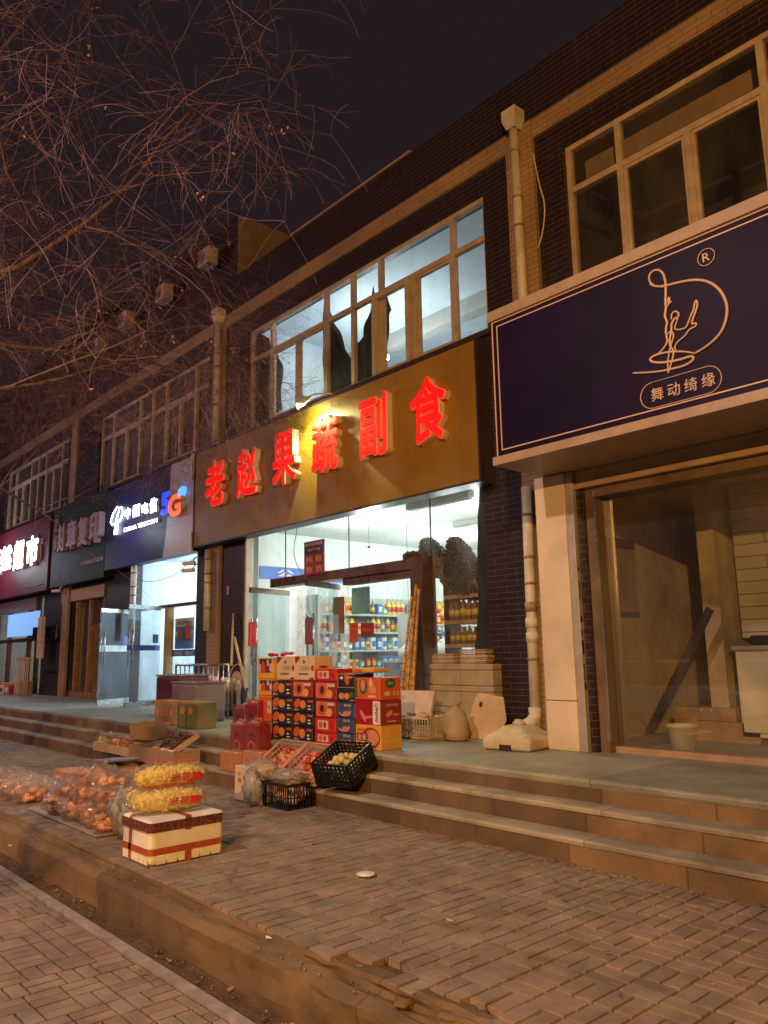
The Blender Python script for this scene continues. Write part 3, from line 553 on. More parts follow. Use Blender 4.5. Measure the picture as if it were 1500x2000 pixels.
# right-hand sign: projecting box with soffit
RS = board('shop_sign', 'large purple sign with a tan line drawing of a dancer and tan border lines', -4.30, 1.9, 3.33, 4.58, 5.17, 6.80, M['purple_sign'])
m = MB(); m.box(-.03, 6.2, -.03, 1.64, 1.252, 1.345); m.box(-.03, 6.2, -.03, 1.64, -.075, -.002); m.build('gold_trim', M['trim_tan'], RS)
m = MB()
for a, b, c, d in ((.0,.012,.0,1.25),(.055,.065,.05,1.20)): m.box(a, b, -.006, -.001, c, d)
m.box(.012, 6.2, -.006, -.001, 1.238, 1.25); m.box(.065, 6.2, -.006, -.001, 1.19, 1.20); m.box(.065, 6.2, -.006, -.001, .05, .06); m.build('border_line', M['logo_tan'], RS)
Q = lambda x, y: (S(x, y, 5.16)[0]+4.30, -.008, S(x, y, 5.16)[1]-3.33)
def K(x, y): return Q(950+x/2.7273, 450+y/2.7273)
strokes = [([(945,300),(900,300),(868,275),(865,240),(885,215),(915,208),(940,225),(952,262),(955,300),(955,340),(953,380),(957,410),(952,440),(950,460),(965,490),(955,520),(958,560),(965,590),(950,620),(918,655)], 9),
 ([(870,285),(900,300),(955,295),(1030,275),(1110,262),(1180,270),(1240,310),(1275,370),(1285,430),(1268,510),(1230,570),(1170,620),(1110,655)], 10),
 ([(957,410),(968,400),(978,370),(972,352),(965,375),(972,395),(985,375)], 6), ([(985,475),(985,445),(1005,428),(1025,440),(1022,462),(1000,470),(985,500),(985,540),(975,580),(978,620),(1000,640),(990,690),(968,760)], 8),
 ([(1020,465),(1005,510),(1000,530),(1060,525),(1075,490),(1090,450),(1105,420),(1108,385),(1120,368),(1125,400),(1115,430),(1100,470),(1090,500),(1120,492),(1115,512),(1080,525),(1060,560),(1020,590),(1000,620),(1010,640)], 7),
 ([(950,540),(958,560),(985,530),(1000,560),(985,600),(975,640),(965,700),(968,760)], 6), ([(1110,655),(1060,645),(980,645),(900,662),(868,685),(880,702),(940,706),(1030,690),(1100,665),(1105,690),(1060,720),(980,740),(900,755),(780,760)], 9)]
m = MB()
for pts, wd in strokes:
    P = [Vector(K(*p)) for p in pts]; R_ = []
    for k in range(4):                              # smooth the polyline
        P2 = [P[0]]
        for a, b in zip(P[:-1], P[1:]): P2 += [a.lerp(b, .25), a.lerp(b, .75)]
        P = P2+[P[-1]]
        if k == 1: break
    n = len(P); m.tube(P, [wd*.00095*(.75+.45*math.sin(math.pi*i/n)) for i in range(n)], 6)
m.build('dancer_drawing', M['logo_tan'], RS)
m = MB(); c = Q(1379, 502); m.tube([(c[0]+.062*math.cos(t*math.pi/12), c[1], c[2]+.062*math.sin(t*math.pi/12)) for t in range(25)], .004, 5); m.text('R', c[0]-.026, c[2]-.032, .052, .064, -.002, .01, .01); m.build('registered_mark', M['logo_tan'], RS)
m = MB(); ca, cb = Q(1262, 774), Q(1390, 741); zc = (ca[2]+cb[2])/2; hh = .098; path = []
for k in range(13): t = math.pi/2+math.pi*k/12; path.append((ca[0]+.05+hh*math.cos(t), -.006, zc+hh*math.sin(t)))
for k in range(13): t = -math.pi/2+math.pi*k/12; path.append((cb[0]-.03+hh*math.cos(t), -.006, zc+hh*math.sin(t)))
m.tube(path+[path[0]], .004, 5)
for i, ch in enumerate('舞动绮缘'): m.text(ch, ca[0]+.04+i*(cb[0]-ca[0]-.02)/3.72, zc-.05, .095, .10, -.001, .008, .008)
m.build('caption_plate', M['logo_tan'], RS)
# goose-neck flood lamp over the gold sign
GX = S(590, 798, 6.36)[0]
gl = empty('sign_lamp', (GX, 6.36, 5.27), 0, 'round white flood lamp on a bent arm lighting the gold sign', 'lamp')
m = MB(); m.tube([(.45, .28, .05), (.36, .20, .09), (.18, .06, .08), (0, .0, .02)], .012, 8); m.build('arm', M['steel'], gl)
Mr = Matrix.Rotation(math.radians(52), 4, 'Y') @ Matrix.Rotation(math.radians(0), 4, 'X')
Mr = (Vector((.32, .85, -1.0)).normalized()).to_track_quat('Z', 'Y').to_matrix().to_4x4()
m = MB(); m.lathe([(.03, -.10), (.06, -.09), (.10, -.03), (.11, .04), (.098, .04), (.085, -.02), (.02, -.06)], 20, 0, Mr); m.build('shade', M['white_plastic'], gl)
m = MB(); m.blob((0,0,0), (.062,.062,.05), 12, 8, 0, M=Mr); m.build('bulb', M['bulb_yellow'], gl)
light('sign_flood', (GX+.05, 6.42, 5.10), (.95, 1.0, .42), 210, .025, 'SPOT', (GX+.25, 6.62, 4.0), 165, .6)
light('sign_flood_spill', (GX-.02, 6.30, 5.08), (.95, 1.0, .55), 16, .04)
# ================================================================ SHOPFRONTS
def part(mb, name, m, parent): return mb.build(name, m, parent)
# ---- grocery: glass wall, header beam, post, two open door leaves
gf = empty('shopfront', (-8.5, F, ZT), 0, 'frameless glass front of the grocery with brown door header and post', 'shopfront')
OX, OY, OZ = 8.5, -F, -ZT
def gp(name, m, x0, x1, y0, y1, z0, z1, par=gf): b = MB(); b.box(x0+8.5, x1+8.5, y0-F, y1-F, z0-ZT, z1-ZT); return b.build(name, m, par)
GY = 6.93; XS = [-11.16, -10.13, -8.55, -6.91, -5.95]; ZH = 2.70
for i in range(4):
    zb = ZH+.14 if i in (1, 2) else ZT+.02
    gp('glass_pane', M['glass'], XS[i]+.008, XS[i+1]-.008, GY, GY+.01, zb, 3.68)
for x in XS[1:4]: gp('pane_seal', M['dark_trim'], x-.007, x+.007, GY-.002, GY+.012, ZH+.14, 3.68)
gp('door_header', M['frame_brown'], -10.28, -7.10, F-.10, F+.12, ZH, ZH+.13); gp('door_header', M['frame_brown'], -8.52, -7.10, F-.06, F+.10, ZH-.095, ZH-.003)
gp('door_post', M['frame_brown'], -7.10, -6.89, F-.11, F+.13, ZT, ZH+.15)
gp('frame', M['frame_tan'], -11.17, -11.12, F-.02, F+.12, ZT, 3.69); gp('threshold', M['steel'], -10.1, -7.1, F+.05, F+.13, ZT+.001, ZT+.02)
gp('fixed_pane', M['door_glass'], -8.50, -7.82, GY, GY+.01, ZT+.03, ZH-.11); gp('fixed_pane', M['door_glass'], -7.80, -7.13, GY, GY+.01, ZT+.03, ZH-.11)
gp('soffit_strip', M['white_plastic'], -11.17, -5.94, F-.02, F+.13, 3.69, 3.70)
def glass_door(x, y, ang, wd, label, ztop, fm, hand=True, band=None, glassm='door_glass', group=None):
    o = empty('glass_door', (x, y, ZT+.015), ang, label, 'door', group); H = ztop-ZT-.015
    m = MB(); m.box(.0, wd, -.006, .006, .0, H); m.build('glass_leaf', M[glassm], o)
    m = MB(); m.box(0, wd, -.022, .022, H, H+.075); m.build('top_rail', fm, o); m = MB(); m.box(0, wd, -.022, .022, -.012, .07); m.build('bottom_rail', M['steel'], o)
    if hand:
        for s_ in (-.045, .045):
            m = MB(); m.tube([(wd-.10, s_, .72), (wd-.10, s_, 1.38)], .013, 8)
            for z in (.78, 1.32): m.tube([(wd-.10, s_, z), (wd-.10, 0, z)], .008, 6)
            m.build('handle', M['steel'], o)
    if band: m = MB(); m.box(.01, wd-.01, -.010, .010, band[0], band[1]); m.build('blue_band', M['blue_print'] if band[2] else M['film_white'], o)
    return o
mat('film_white', (.55,.68,.72), .5)
# leaf A hinged beyond the middle, leaf B at the left, both swung out towards the street
ga = math.atan2(6.15-6.80, -8.75+8.75-.38)
dA = glass_door(-8.62, 6.80, math.radians(-68), .85, 'open glass door leaf of the grocery nearer the sugar cane', ZH-.15, M['frame_brown'], group='glass doors of the grocery')
dB = glass_door(-9.84, 6.80, math.radians(-75), .85, 'open glass door leaf of the grocery beside the brown curtain side', ZH-.15, M['frame_brown'], group='glass doors of the grocery')
dA['label'] = 'open glass door leaf of the grocery, nearer the middle of the header'; dB['label'] = 'open glass door leaf of the grocery, at the left end of the header'
for d_, t_, mm in ((dA, '拉', 'maroon'), (dB, '推', 'red')):
    m = MB(); m.box(.70, .86, -.014, -.0065, .98, 1.32); m.text(t_, .725, 1.13, .11, .13, -.015, .003, .01, 1); m.text('PULL' if t_ == '拉' else 'PUSH', .73, 1.03, .10, .04, -.015, .003, 0, 1); m.box(.70, .86, .0065, .014, .98, 1.32); m.build('door_sticker', [M[mm], M['white_print']], d_)
    m = MB(); m.blob((.45, -.012, .62), (.11, .004, .10), 12, 8, 0); m.blob((.45, -.012, .46), (.15, .004, .07), 12, 8, 1); m.blob((.45, -.014, .46), (.12, .004, .045), 12, 8, 2); m.build('window_sticker', [M['red'], M['maroon'], M['white_print']], d_)
# plastic strip curtain in the doorway
sc_ = empty('strip_curtain', (-9.3, F+.22, ZT), 0, 'clear plastic strips hanging across the grocery doorway', 'door curtain')
for i in range(5):
    m = MB(); pts = []
    x = -.72+i*.27
    m.add([(x, 0, .05), (x+.2, .01, .05), (x+.2, .015, ZH-ZT-.05), (x, .0, ZH-ZT-.05)], [(0,1,2,3)]); m.build('strip', M['plastic_foggy'], sc_)
# dark curtains at both ends of the glass
cloth('curtain', [(480,1060),(486,1035),(492,1040),(497,1100),(500,1160),(494,1250),(490,1380),(478,1380)], F+.22, M['curtain_grey'], 'dark grey curtain drawn at the left end of the grocery glass', group='end curtains of the grocery')
cloth('curtain', [(952,925),(936,935),(930,1010),(937,1045),(930,1105),(940,1130),(936,1200),(930,1260),(932,1300),(968,1300),(962,1000)], F+.16, M['curtain'], 'black curtain bunched at the right end of the grocery glass', group='end curtains of the grocery')
# poster over the header
def decal_board(name, label, cat, c0, c1, Y, th, base, items, group=None):
    (xa, za), (xb, zb) = S(*c0, Y), S(*c1, Y); wd, ht = xb-xa, zb-za
    o = MB(); o.box(0, wd, 0, th, 0, ht, 0); mats = [base]
    for it in items:
        mm = it[0]; 
        if mm not in mats: mats.append(mm)
        k = mats.index(mm)
        if it[1] == 'r': o.box(it[2]*wd, it[3]*wd, -.003, -.0005, it[4]*ht, it[5]*ht, k)
        elif it[1] == 'e': o.prism(ellipse(it[2]*wd, it[3]*ht, it[4]*wd, it[5]*ht), -.003-.0007*len(mats), -.0005, k)
        elif it[1] == 't': o.text(it[2], it[3]*wd, it[4]*ht, it[5]*wd, it[6]*ht, -.0035, .002, .01, k)
    b = o.build(name, mats, loc=(xa, Y, za)); return tag(b, label, cat, group)
decal_board('poster', 'red and black poster with yellow characters above the grocery door', 'poster', (594,1125), (633,1052), F-.13, .01, M['maroon'], [(M['black_plastic'],'r',.02,.98,.62,.99), (M['ink_gold'],'t','粮食基地酒',.08,.86,.84,.09), (M['ink_gold'],'t','源于1968',.2,.70,.6,.08), (M['ink_gold'],'t','纯 粮',.12,.36,.78,.20), (M['ink_gold'],'t','散 酒',.12,.06,.78,.20)])
decal_board('notice', 'orange-red paper notice on the fixed glass pane', 'notice', (683,1255), (699,1216), F+.05, .003, M['orange_red'], [(M['ink'],'r',.2,.8,.8,.84), (M['ink'],'r',.15,.85,.6,.62), (M['ink'],'r',.15,.85,.45,.47), (M['ink'],'r',.15,.85,.3,.32)], 'papers on the grocery glass')
decal_board('notice', 'dark red square notice on the fixed glass pane', 'notice', (705,1243), (730,1216), F+.05, .003, M['maroon'], [(M['orange'],'t','营业中',.15,.35,.7,.3)], 'papers on the grocery glass')
decal_board('notice', 'brown paper sheet hanging behind the open door leaf', 'notice', (651,1238), (672,1165), F+.09, .003, M['wood'], [], 'papers on the grocery glass')
decal_board('notice', 'long pale turquoise sheet inside the grocery door', 'notice', (687,1200), (722,1145), F+.35, .003, M['bin_teal'] if 'bin_teal' in M else mat('bin_teal', (.22,.50,.50), .6), [(M['p_green'],'t','光',.3,.55,.4,.3)], 'papers on the grocery glass')
# inside the grocery: blue banner and shelving along the left wall
b = MB(); b.box(0, .01, 0, 2.3, 0, .22, 0)
Mt = Matrix.Translation((.012, 0, 0)) @ Matrix.Rotation(math.radians(90), 4, 'Z')
b.text('公  示  栏', .35, .05, 1.5, .13, -.002, .004, .02, 1, M=Mt); tag(b.build('banner', [M['blue_print'], M['white_print']], loc=(-11.295, 7.2, 2.95)), 'long blue banner with white characters on the left wall of the grocery', 'banner')
goods = {}
def bottle(name, cm, capm, r, h, lab=None):
    o = empty(name, (0, 0, -50)); m = MB(); m.lathe([(r*.9, 0), (r, .01), (r, h*.62), (r*.8, h*.72), (r*.35, h*.84), (r*.32, h*.94)], 10); m.build('body', cm, o)
    m = MB(); m.lathe([(r*.36, h*.94), (r*.36, h)], 8); m.build('cap', capm, o)
    if lab: m = MB(); m.lathe([(r*1.015, h*.2), (r*1.015, h*.5)], 10); m.build('label_band', lab, o)
    return o
def place(proto, used, loc, rz, label, cat, group, sc_=1):
    o = proto if not used.get(proto.name) else copy_tree(proto)
    used[proto.name] = True; o.location = loc; o.rotation_euler.z = rz; o.scale = (sc_,)*3; return tag(o, label, cat, group)
used = {}
pb = [bottle('oil_bottle', M['p_yellow'], M['p_red'], .055, .30, M['p_red']), bottle('drink_bottle', M['p_brown'], M['p_red'], .042, .26, M['p_yellow']), bottle('sauce_bottle', M['p_green'], M['p_yellow'], .038, .24, M['p_white'])]
def packet(name, cm, cm2, w_, d_, h_):
    m = MB(); m.bbox(-w_/2, w_/2, -d_/2, d_/2, 0, h_, .012, 0, seg=1); m.box(-w_*.36, w_*.36, -d_/2-.002, -d_/2-.0005, h_*.25, h_*.7, 1); m.box(w_/2+.0005, w_/2+.002, -d_*.3, d_*.3, h_*.3, h_*.75, 1); return m.build(name, [cm, cm2])
pp = [packet('food_packet', M['p_red'], M['p_yellow'], .10, .16, .17), packet('food_carton', M['p_blue'], M['p_white'], .11, .17, .20), packet('noodle_packet', M['p_yellow'], M['p_red'], .10, .15, .15), packet('tin', M['p_green'], M['p_white'], .10, .13, .13), packet('milk_carton', M['p_white'], M['p_blue'], .12, .15, .22)]
def shelf_unit(name, label, loc, rz, W, D, levels, H, m, back=True):
    o = empty(name, loc, rz, label, 'shelf', 'shelving in the grocery')
    for i, z in enumerate(levels): b = MB(); b.box(0, W, 0, D, z-.035, z); b.build('shelf_board', m, o)
    for x in (0, W): b = MB(); b.box(x-.015, x+.015, 0, D, 0, H); b.build('side_panel', m, o)
    if back: b = MB(); b.box(.016, W-.016, D-.012, D-.001, .05, H); b.build('back_panel', m, o)
    return o
lv = [.30, .62, .94, 1.26, 1.58]
rng = random.Random(11); rows_txt = ['bottom', 'second', 'third', 'fourth', 'top']
shelf_unit('wall_shelf', 'white shelving full of packets along the left wall of the grocery', (-10.95, 8.2, ZT), math.radians(90), 3.7, .32, lv, 1.9, M['beam_white'])
for li, z in enumerate(lv):
    y = 8.27
    while y < 11.8:
        k = rng.random(); 
        if li in (4, 3) and k < .75: o = place(pb[0] if k < .4 else pb[2] if k < .6 else pb[1], used, (-11.07, y, ZT+z), rng.random()*6, None, None, None); nm, st = 'bottle', .12
        else:
            q = rng.randint(0, 4); o = place(pp[q], used, (-11.07, y, ZT+z), math.radians(90), None, None, None); nm, st = 'packet', .135
        tag(o, '%s on the %s shelf along the left wall' % ('plastic bottle' if nm == 'bottle' else 'bright food packet', rows_txt[li]), nm, '%ss on the %s shelf' % (nm, rows_txt[li])); y += st
# rack of bottles close behind the right glass pane
RX0, RY0 = -6.84, 7.06
RL = [S(880, 1163, RY0)[1], S(880, 1212, RY0)[1], S(880, 1258, RY0)[1]]
o = empty('bottle_rack', (RX0, RY0, ZT), 0, 'dark rack of bottles behind the right pane of the grocery', 'shelf')
for z in RL: b = MB(); b.box(0, .90, 0, .30, z-ZT-.045, z-ZT); b.build('shelf_board', M['wood_pale'], o)
for x in (0, .90): b = MB(); b.box(x-.012, x+.012, .01, .29, 0, 1.95); b.build('side_panel', M['dark_trim'], o)
k = 0
for li, z in enumerate(RL):
    for row in range(2):
        for i in range(9):
            if li == 0 and (i > 6 or row): continue
            if rng.random() < .12: continue
            q = pb[1]; c = copy_tree(q); c.location = (RX0+.07+i*.093+rng.uniform(-.012, .012), RY0+.08+row*.12, z); c.rotation_euler.z = rng.random()*6
            s_ = (.85, 1.05, .8)[li]*rng.uniform(.92, 1.08); c.scale = (s_,)*3
            tag(c, 'brown bottle on the %s board of the rack at the right pane' % ('top', 'middle', 'lowest')[li], 'bottle', 'bottles on the %s rack board' % ('top', 'middle', 'lowest')[li])
# mesh bags of nuts piled above the rack
def nut_bag(name, label, loc, r, rx, ry, n, seed):
    rg = random.Random(seed); o = empty(name, loc, 0, label, 'mesh bag', 'mesh bags of nuts in the window'); o.rotation_euler = (rx, ry, 0)
    m = MB(); m.blob((0,0,0), [q*.93 for q in r], 14, 10, 0, .12, 2, seed); m.build('net', M['curtain'], o)
    m = MB()
    for i in range(n):
        u = rg.uniform(-1, 1); t = rg.uniform(0, 6.283); q = math.sqrt(1-u*u); d = Vector((q*math.cos(t)*r[0], q*math.sin(t)*r[1], u*r[2])); m.blob(d*rg.uniform(.94, 1.03), rg.uniform(.013, .022), 6, 4)
    m.build('nuts', M['nuts'], o); return o
def at(x, y, Y): a = S(x, y, Y); return (a[0], Y, a[1])
nut_bag('nut_bag', 'mesh bag of dark nuts leaning left, its top against the pale ceiling', at(850, 1090, 7.2), (.16, .15, .33), 0, math.radians(-38), 700, 1)
nut_bag('nut_bag', 'largest mesh bag of dark nuts beside the black curtain', at(905, 1098, 7.22), (.17, .15, .38), 0, math.radians(-32), 800, 2)
nut_bag('nut_bag', 'mesh bag of dark nuts lying under the two upright ones', at(898, 1140, 7.16), (.38, .14, .13), 0, math.radians(28), 700, 3)
nut_bag('nut_bag', 'small mesh bag lying on the end of the door header', at(808, 1089, 6.93), (.17, .09, .07), 0, math.radians(8), 260, 4)
# ---- foam boxes stacked behind / against the pane, cardboard on top
FBX = [S(841, 1400, 6.70)[0], (S(841, 1400, 6.70)[0]+S(966, 1400, 6.70)[0])/2, S(966, 1400, 6.70)[0]]
zt = S(900, 1297, 6.70)[1]; hh = (zt-ZT)/3
for r_ in range(3):
    for c_ in range(2):
        m = MB(); m.bbox(.004, FBX[c_+1]-FBX[c_]-.004, 0, .20, 0, hh-.07, .012); m.bbox(0, FBX[c_+1]-FBX[c_]-.002, -.004, .204, hh-.068, hh-.003, .012)
        tag(m.build('foam_box', M['foam_grimy'], loc=(FBX[c_], 6.70, ZT+.002+r_*hh)), 'grimy white foam box, %s of the %s column against the right pane' % (('bottom', 'middle', 'top')[r_], ('left', 'right')[c_]), 'foam box', 'foam boxes stacked at the grocery window')
for i, (x, y, wd, n) in enumerate(((795, 1290, .38, 5), (912, 1292, .42, 7))):
    a = S(x, y, 6.7); 
    if i == 0: a = (FBX[0]+.02, 0)
    else: a = (FBX[1]-.02, 0)
    m = MB(); rg = random.Random(i)
    for k in range(n): m.box(rg.uniform(0, .02), wd-rg.uniform(0, .03), rg.uniform(0, .02), .19, k*.024, k*.024+.016+rg.uniform(0, .006), k % 2)
    tag(m.build('cardboard_pile', [M['cardboard'], M['cardboard_pale']], loc=(a[0], 6.71, ZT+.003+3*hh)), ['low pile of flattened cardboard on the left foam column', 'higher pile of flattened cardboard on the right foam column'][i], 'cardboard', 'flattened cardboard')
# ---- counter & goods seen low through the doors
o = empty('counter', (-8.6, 8.4, ZT), 0, 'low counter inside the grocery with white sacks on it', 'counter')
m = MB(); m.box(-.9, .9, 0, .5, 0, .72); m.build('body', M['panel_grey'], o); m = MB(); m.box(-.93, .93, -.03, .53, .722, .76); m.build('top', M['beam_white'], o)
for i, (x, s_) in enumerate(((-.6, .17), (-.2, .15), (.15, .19), (.55, .16))):
    m = MB(); m.blob((0,0,s_*.65), (s_, s_*.9, s_*.75), 12, 8, 0, .3, 2, i); m.blob((0, 0, s_*1.35), (s_*.25, s_*.25, s_*.25), 8, 6, 0, .3, 3, i+5)
    tag(m.build('white_sack', M['white_plastic'], loc=(-8.6+x, 8.65, ZT+.762)), 'tied white plastic sack on the counter, %s from the left' % ('first', 'second', 'third', 'fourth')[i], 'sack', 'sacks on the counter')
# free-standing rack of packets between the doors and the back wall
shelf_unit('island_shelf', 'free-standing white rack of packets in the middle of the grocery floor', (-9.35, 8.9, ZT), math.radians(90), 2.4, .34, [.25, .62, .99, 1.34], 1.5, M['beam_white'], False)
for li, z in enumerate([.25, .62, .99, 1.34]):
    y = 8.96
    while y < 11.2:
        q = rng.randint(0, 4); rw = rng.random(); o = place(pp[q] if rw < .7 else pb[q % 3], used, (-9.50+rng.uniform(-.03,.03), y, ZT+z), math.radians(90), None, None, None)
        tag(o, '%s on the %s board of the free-standing rack' % ('food packet' if rw < .7 else 'plastic bottle', ('lowest','second','third','top')[li]), 'packet' if rw < .7 else 'bottle', '%s on the %s board of the free-standing rack' % ('packets' if rw < .7 else 'bottles', ('lowest','second','third','top')[li])); y += rng.uniform(.11, .17)
rg = random.Random(91)
for i in range(6):
    m = MB(); wd = rg.uniform(.22, .34); hh_ = rg.uniform(.2, .34); m.bbox(-wd/2, wd/2, -.15, .15, 0, hh_, .01, 0, seg=1); m.box(-wd*.35, wd*.35, -.153, -.1505, hh_*.25, hh_*.7, 1)
    tag(m.build('carton', [M[['p_white','p_red','cardboard','p_green','cream','p_blue'][i]], M[['p_red','p_yellow','ink','p_white','maroon','p_white'][i]]], loc=(-10.7+.38*i, 7.75+.12*(i % 2), ZT+.01)), '%s carton on the grocery floor just inside the glass' % ['white','bright red','plain brown','green','cream','blue'][i], 'carton', 'cartons inside the grocery glass')
# hanging paper on strings etc.
o = empty('hanging_produce', (-7.95, 7.5, ZT), 0, 'bunch of red and green produce hanging inside the grocery door', 'produce'); m = MB(); rg = random.Random(5)
for i in range(26): m.blob((rg.uniform(-.10, .10), rg.uniform(-.05, .05), rg.uniform(.55, .95)), rg.uniform(.03, .055), 7, 5, rg.randint(0, 1))
m.build('fruit', [M['apple'], M['lime']], o); m = MB(); m.tube([(0,0,.9), (0,0,2.9)], .004, 4); m.build('string', M['dark_trim'], o)
# ---- telecom shopfront
tf = empty('shopfront', (-14.2, F, ZT), 0, 'bright glass front of the telecom shop with pale yellow door post', 'shopfront')
def tp(name, m, x0, x1, y0, y1, z0, z1): b = MB(); b.box(x0+14.2, x1+14.2, y0-F, y1-F, z0-ZT, z1-ZT); return b.build(name, m, tf)
tp('glass_pane', M['glass'], -15.6, -13.95, F+.09, F+.10, 2.62, 3.60); tp('glass_pane', M['glass'], -13.92, -12.88, F+.09, F+.10, ZT+.02, 2.60); tp('glass_pane', M['glass'], -13.93, -12.86, F+.09, F+.10, 2.66, 3.60)
tp('door_header', M['frame_brown'], -15.62, -12.85, F+.02, F+.13, 2.60, 2.66); tp('door_post', M['p_yellow_dull'] if 'p_yellow_dull' in M else mat('p_yellow_dull', (.45,.36,.16), .4), -14.06, -13.93, F+.0, F+.13, ZT, 2.6)
tp('blue_band', M['blue_print'], -13.9, -12.9, F+.084, F+.089, 1.68, 1.80)
b = MB(); b.text('中国电信', 0.42, .90, .30, .07, -.0, .003, .01, 0); b.text('中国电信', .85, .90, .30, .07, 0, .003, .01, 0); o = b.build('band_lettering', M['white_print'], tf); o.location = (0.0, .08, 0)
decal_board('poster', 'blue and white poster with cloud band inside the telecom window', 'poster', (341,1268), (379,1205), F+.16, .01, M['p_blue2'] if 'p_blue2' in M else mat('p_blue2', (.10,.26,.75), .5), [(M['white_print'],'r',0,1,.72,1.0), (M['ink'],'t','办理宽带业务',.08,.78,.84,.12), (M['white_print'],'e',.3,.5,.3,.09), (M['white_print'],'e',.75,.55,.3,.08)])
decal_board('notice', 'small orange-red sheet on the telecom window', 'notice', (362,1248), (371,1220), F+.075, .003, M['orange_red'], [], 'sheets on the telecom window')
decal_board('notice', 'small grey sheet on the telecom window', 'notice', (347,1249), (358,1228), F+.075, .003, M['panel_grey'], [], 'sheets on the telecom window')
d1 = glass_door(-15.45, 6.80, math.radians(-62), .92, 'open glass door leaf at the left of the telecom entrance', 2.55, M['steel'], True, (.98, 1.10, 0), group='glass doors of the telecom shop')
d2 = glass_door(-14.12, 6.80, math.radians(-118+62-8), .92, 'open glass door leaf at the right of the telecom entrance', 2.55, M['steel'], True, (.98, 1.08, 1), group='glass doors of the telecom shop')
for d_, t_ in ((d1, '推'), (d2, '拉')):
    m = MB(); m.box(.04, .20, -.014, -.0065, 1.12, 1.28); m.text(t_, .07, 1.15, .10, .10, -.0145, .003, .02, 1); m.build('door_sticker', [M['blue_print'], M['white_print']], d_)
m = MB(); m.box(0, 1.2, 0, .5, 0, .85); m.box(.2, .8, .1, .4, .852, 1.2); tag(m.build('reception_desk', [M['white_plastic']], loc=(-14.0, 8.6, ZT)), 'white desk with a boxy machine inside the telecom shop', 'desk')
def cctv(x, y, Y, label, rz=0, bracket=True):
    X, Z = S(x, y, Y); o = empty('security_camera', (X, Y, Z), rz, label, 'camera', 'security cameras on the shopfronts')
    m = MB(); m.bbox(-.16, .10, -.035, .035, -.035, .035, .012); m.tube([(-.16,0,0), (-.175,0,0)], .026, 12, 1); m.build('housing', [M['white_plastic'], M['black_rubber']], o)
    m = MB(); m.tube([(.06,0,.03), (.10,.02,.10), (.12,.12,.12)], .014, 8); m.build('bracket', M['white_plastic'], o); return o
cctv(372, 1100, 6.60, 'upper white security camera at the right jamb of the telecom shop', math.radians(20)); cctv(371, 1114, 6.62, 'lower dark-faced security camera at the right jamb of the telecom shop', math.radians(25)); cctv(112, 1154, 6.60, 'security camera on the pier between the supermarket and the copy shop', math.radians(25))
# ---- copy shop (dark) and supermarket fronts
cf = empty('shopfront', (-18.3, F, ZT), 0, 'dark wooden front of the closed copy shop under the green sign', 'shopfront')
def cp(name, m, x0, x1, y0, y1, z0, z1): b = MB(); b.box(x0+18.3, x1+18.3, y0-F, y1-F, z0-ZT, z1-ZT); return b.build(name, m, cf)
cp('roller_box', M['tan_paint'], -19.6, -17.0, F-.02, F+.2, 3.02, 3.29); cp('glass_pane', M['glass_dusty'], -19.5, -17.1, F+.13, F+.14, ZT+.05, 3.0)
for x in (-19.58, -18.75, -17.95, -17.12): cp('frame', M['wood'], x-.05, x+.05, F+.05, F+.16, ZT, 3.01)
cp('bottom_rail', M['wood'], -19.52, -17.18, F+.06, F+.15, ZT, ZT+.12); cp('head_panel', M['frame_brown'], -17.88, -17.2, F+.10, F+.12, 2.45, 2.95)
sf = empty('shopfront', (-23.1, F, ZT), 0, 'cluttered glass front of the supermarket at the far left', 'shopfront')
def sp_(name, m, x0, x1, y0, y1, z0, z1): b = MB(); b.box(x0+23.1, x1+23.1, y0-F, y1-F, z0-ZT, z1-ZT); return b.build(name, m, sf)
sp_('glass_pane', M['glass_dusty'], -25.4, -20.9, F+.12, F+.13, ZT, 3.3); sp_('upper_panel', M['panel_grey'], -25.4, -21.6, F+.02, F+.1, 2.98, 3.3); sp_('frame', M['dark_trim'], -25.4, -20.9, F+.05, F+.15, 2.15, 2.24)
for x in (-25.38, -23.9, -22.2, -21.55, -20.93): sp_('frame', M['frame_brown'], x-.03, x+.03, F+.04, F+.16, ZT, 3.29)
a = S(18, 1210, F); c = S(82, 1160, F); m = MB(); m.box(0, c[0]-a[0], 0, .02, 0, .62); tag(m.build('lightbox', M['lightbox'], loc=(a[0], F-.03, 2.30)), 'glowing blue landscape light panel over the supermarket window', 'light panel')
a = S(67, 1252, F-.1); c = S(115, 1222, F-.1); m = MB(); m.bbox(0, c[0]-a[0], 0, .06, 0, c[1]-a[1]+.02, .01); tag(m.build('display_screen', M['black_plastic'], loc=(a[0], F-.16, a[1])), 'black switched-off screen hung on the supermarket glass', 'screen')
# clutter in front of the supermarket
rg = random.Random(21)
for i in range(10):
    x = -24.6+i*.42; z = ZT; wd, hh_ = rg.uniform(.28, .40), rg.uniform(.22, .42)
    m = MB(); m.bbox(-wd/2, wd/2, -.16, .16, 0, hh_, .01, 0, seg=1); m.box(-wd*.3, wd*.3, -.162, -.1605, hh_*.3, hh_*.7, 1)
    nm = ['orange', 'cream', 'brown', 'red', 'pale']; cm = [M['orange'], M['cream'], M['cardboard'], M['maroon'], M['cardboard_pale']][i % 5]
    tag(m.build('carton', [cm, M['white_print'] if i % 2 else M['ink']], loc=(x, 6.45, z)), '%s carton before the supermarket, %s from left' % (nm[i % 5], ('first','second','third','fourth','fifth','sixth','seventh','eighth','ninth','tenth')[i]), 'carton', 'cartons by the supermarket')
fr_ = empty('folding_frame', (-20.6, 6.2, ZT), 0, 'row of upright white rails standing by the supermarket corner', 'rack')
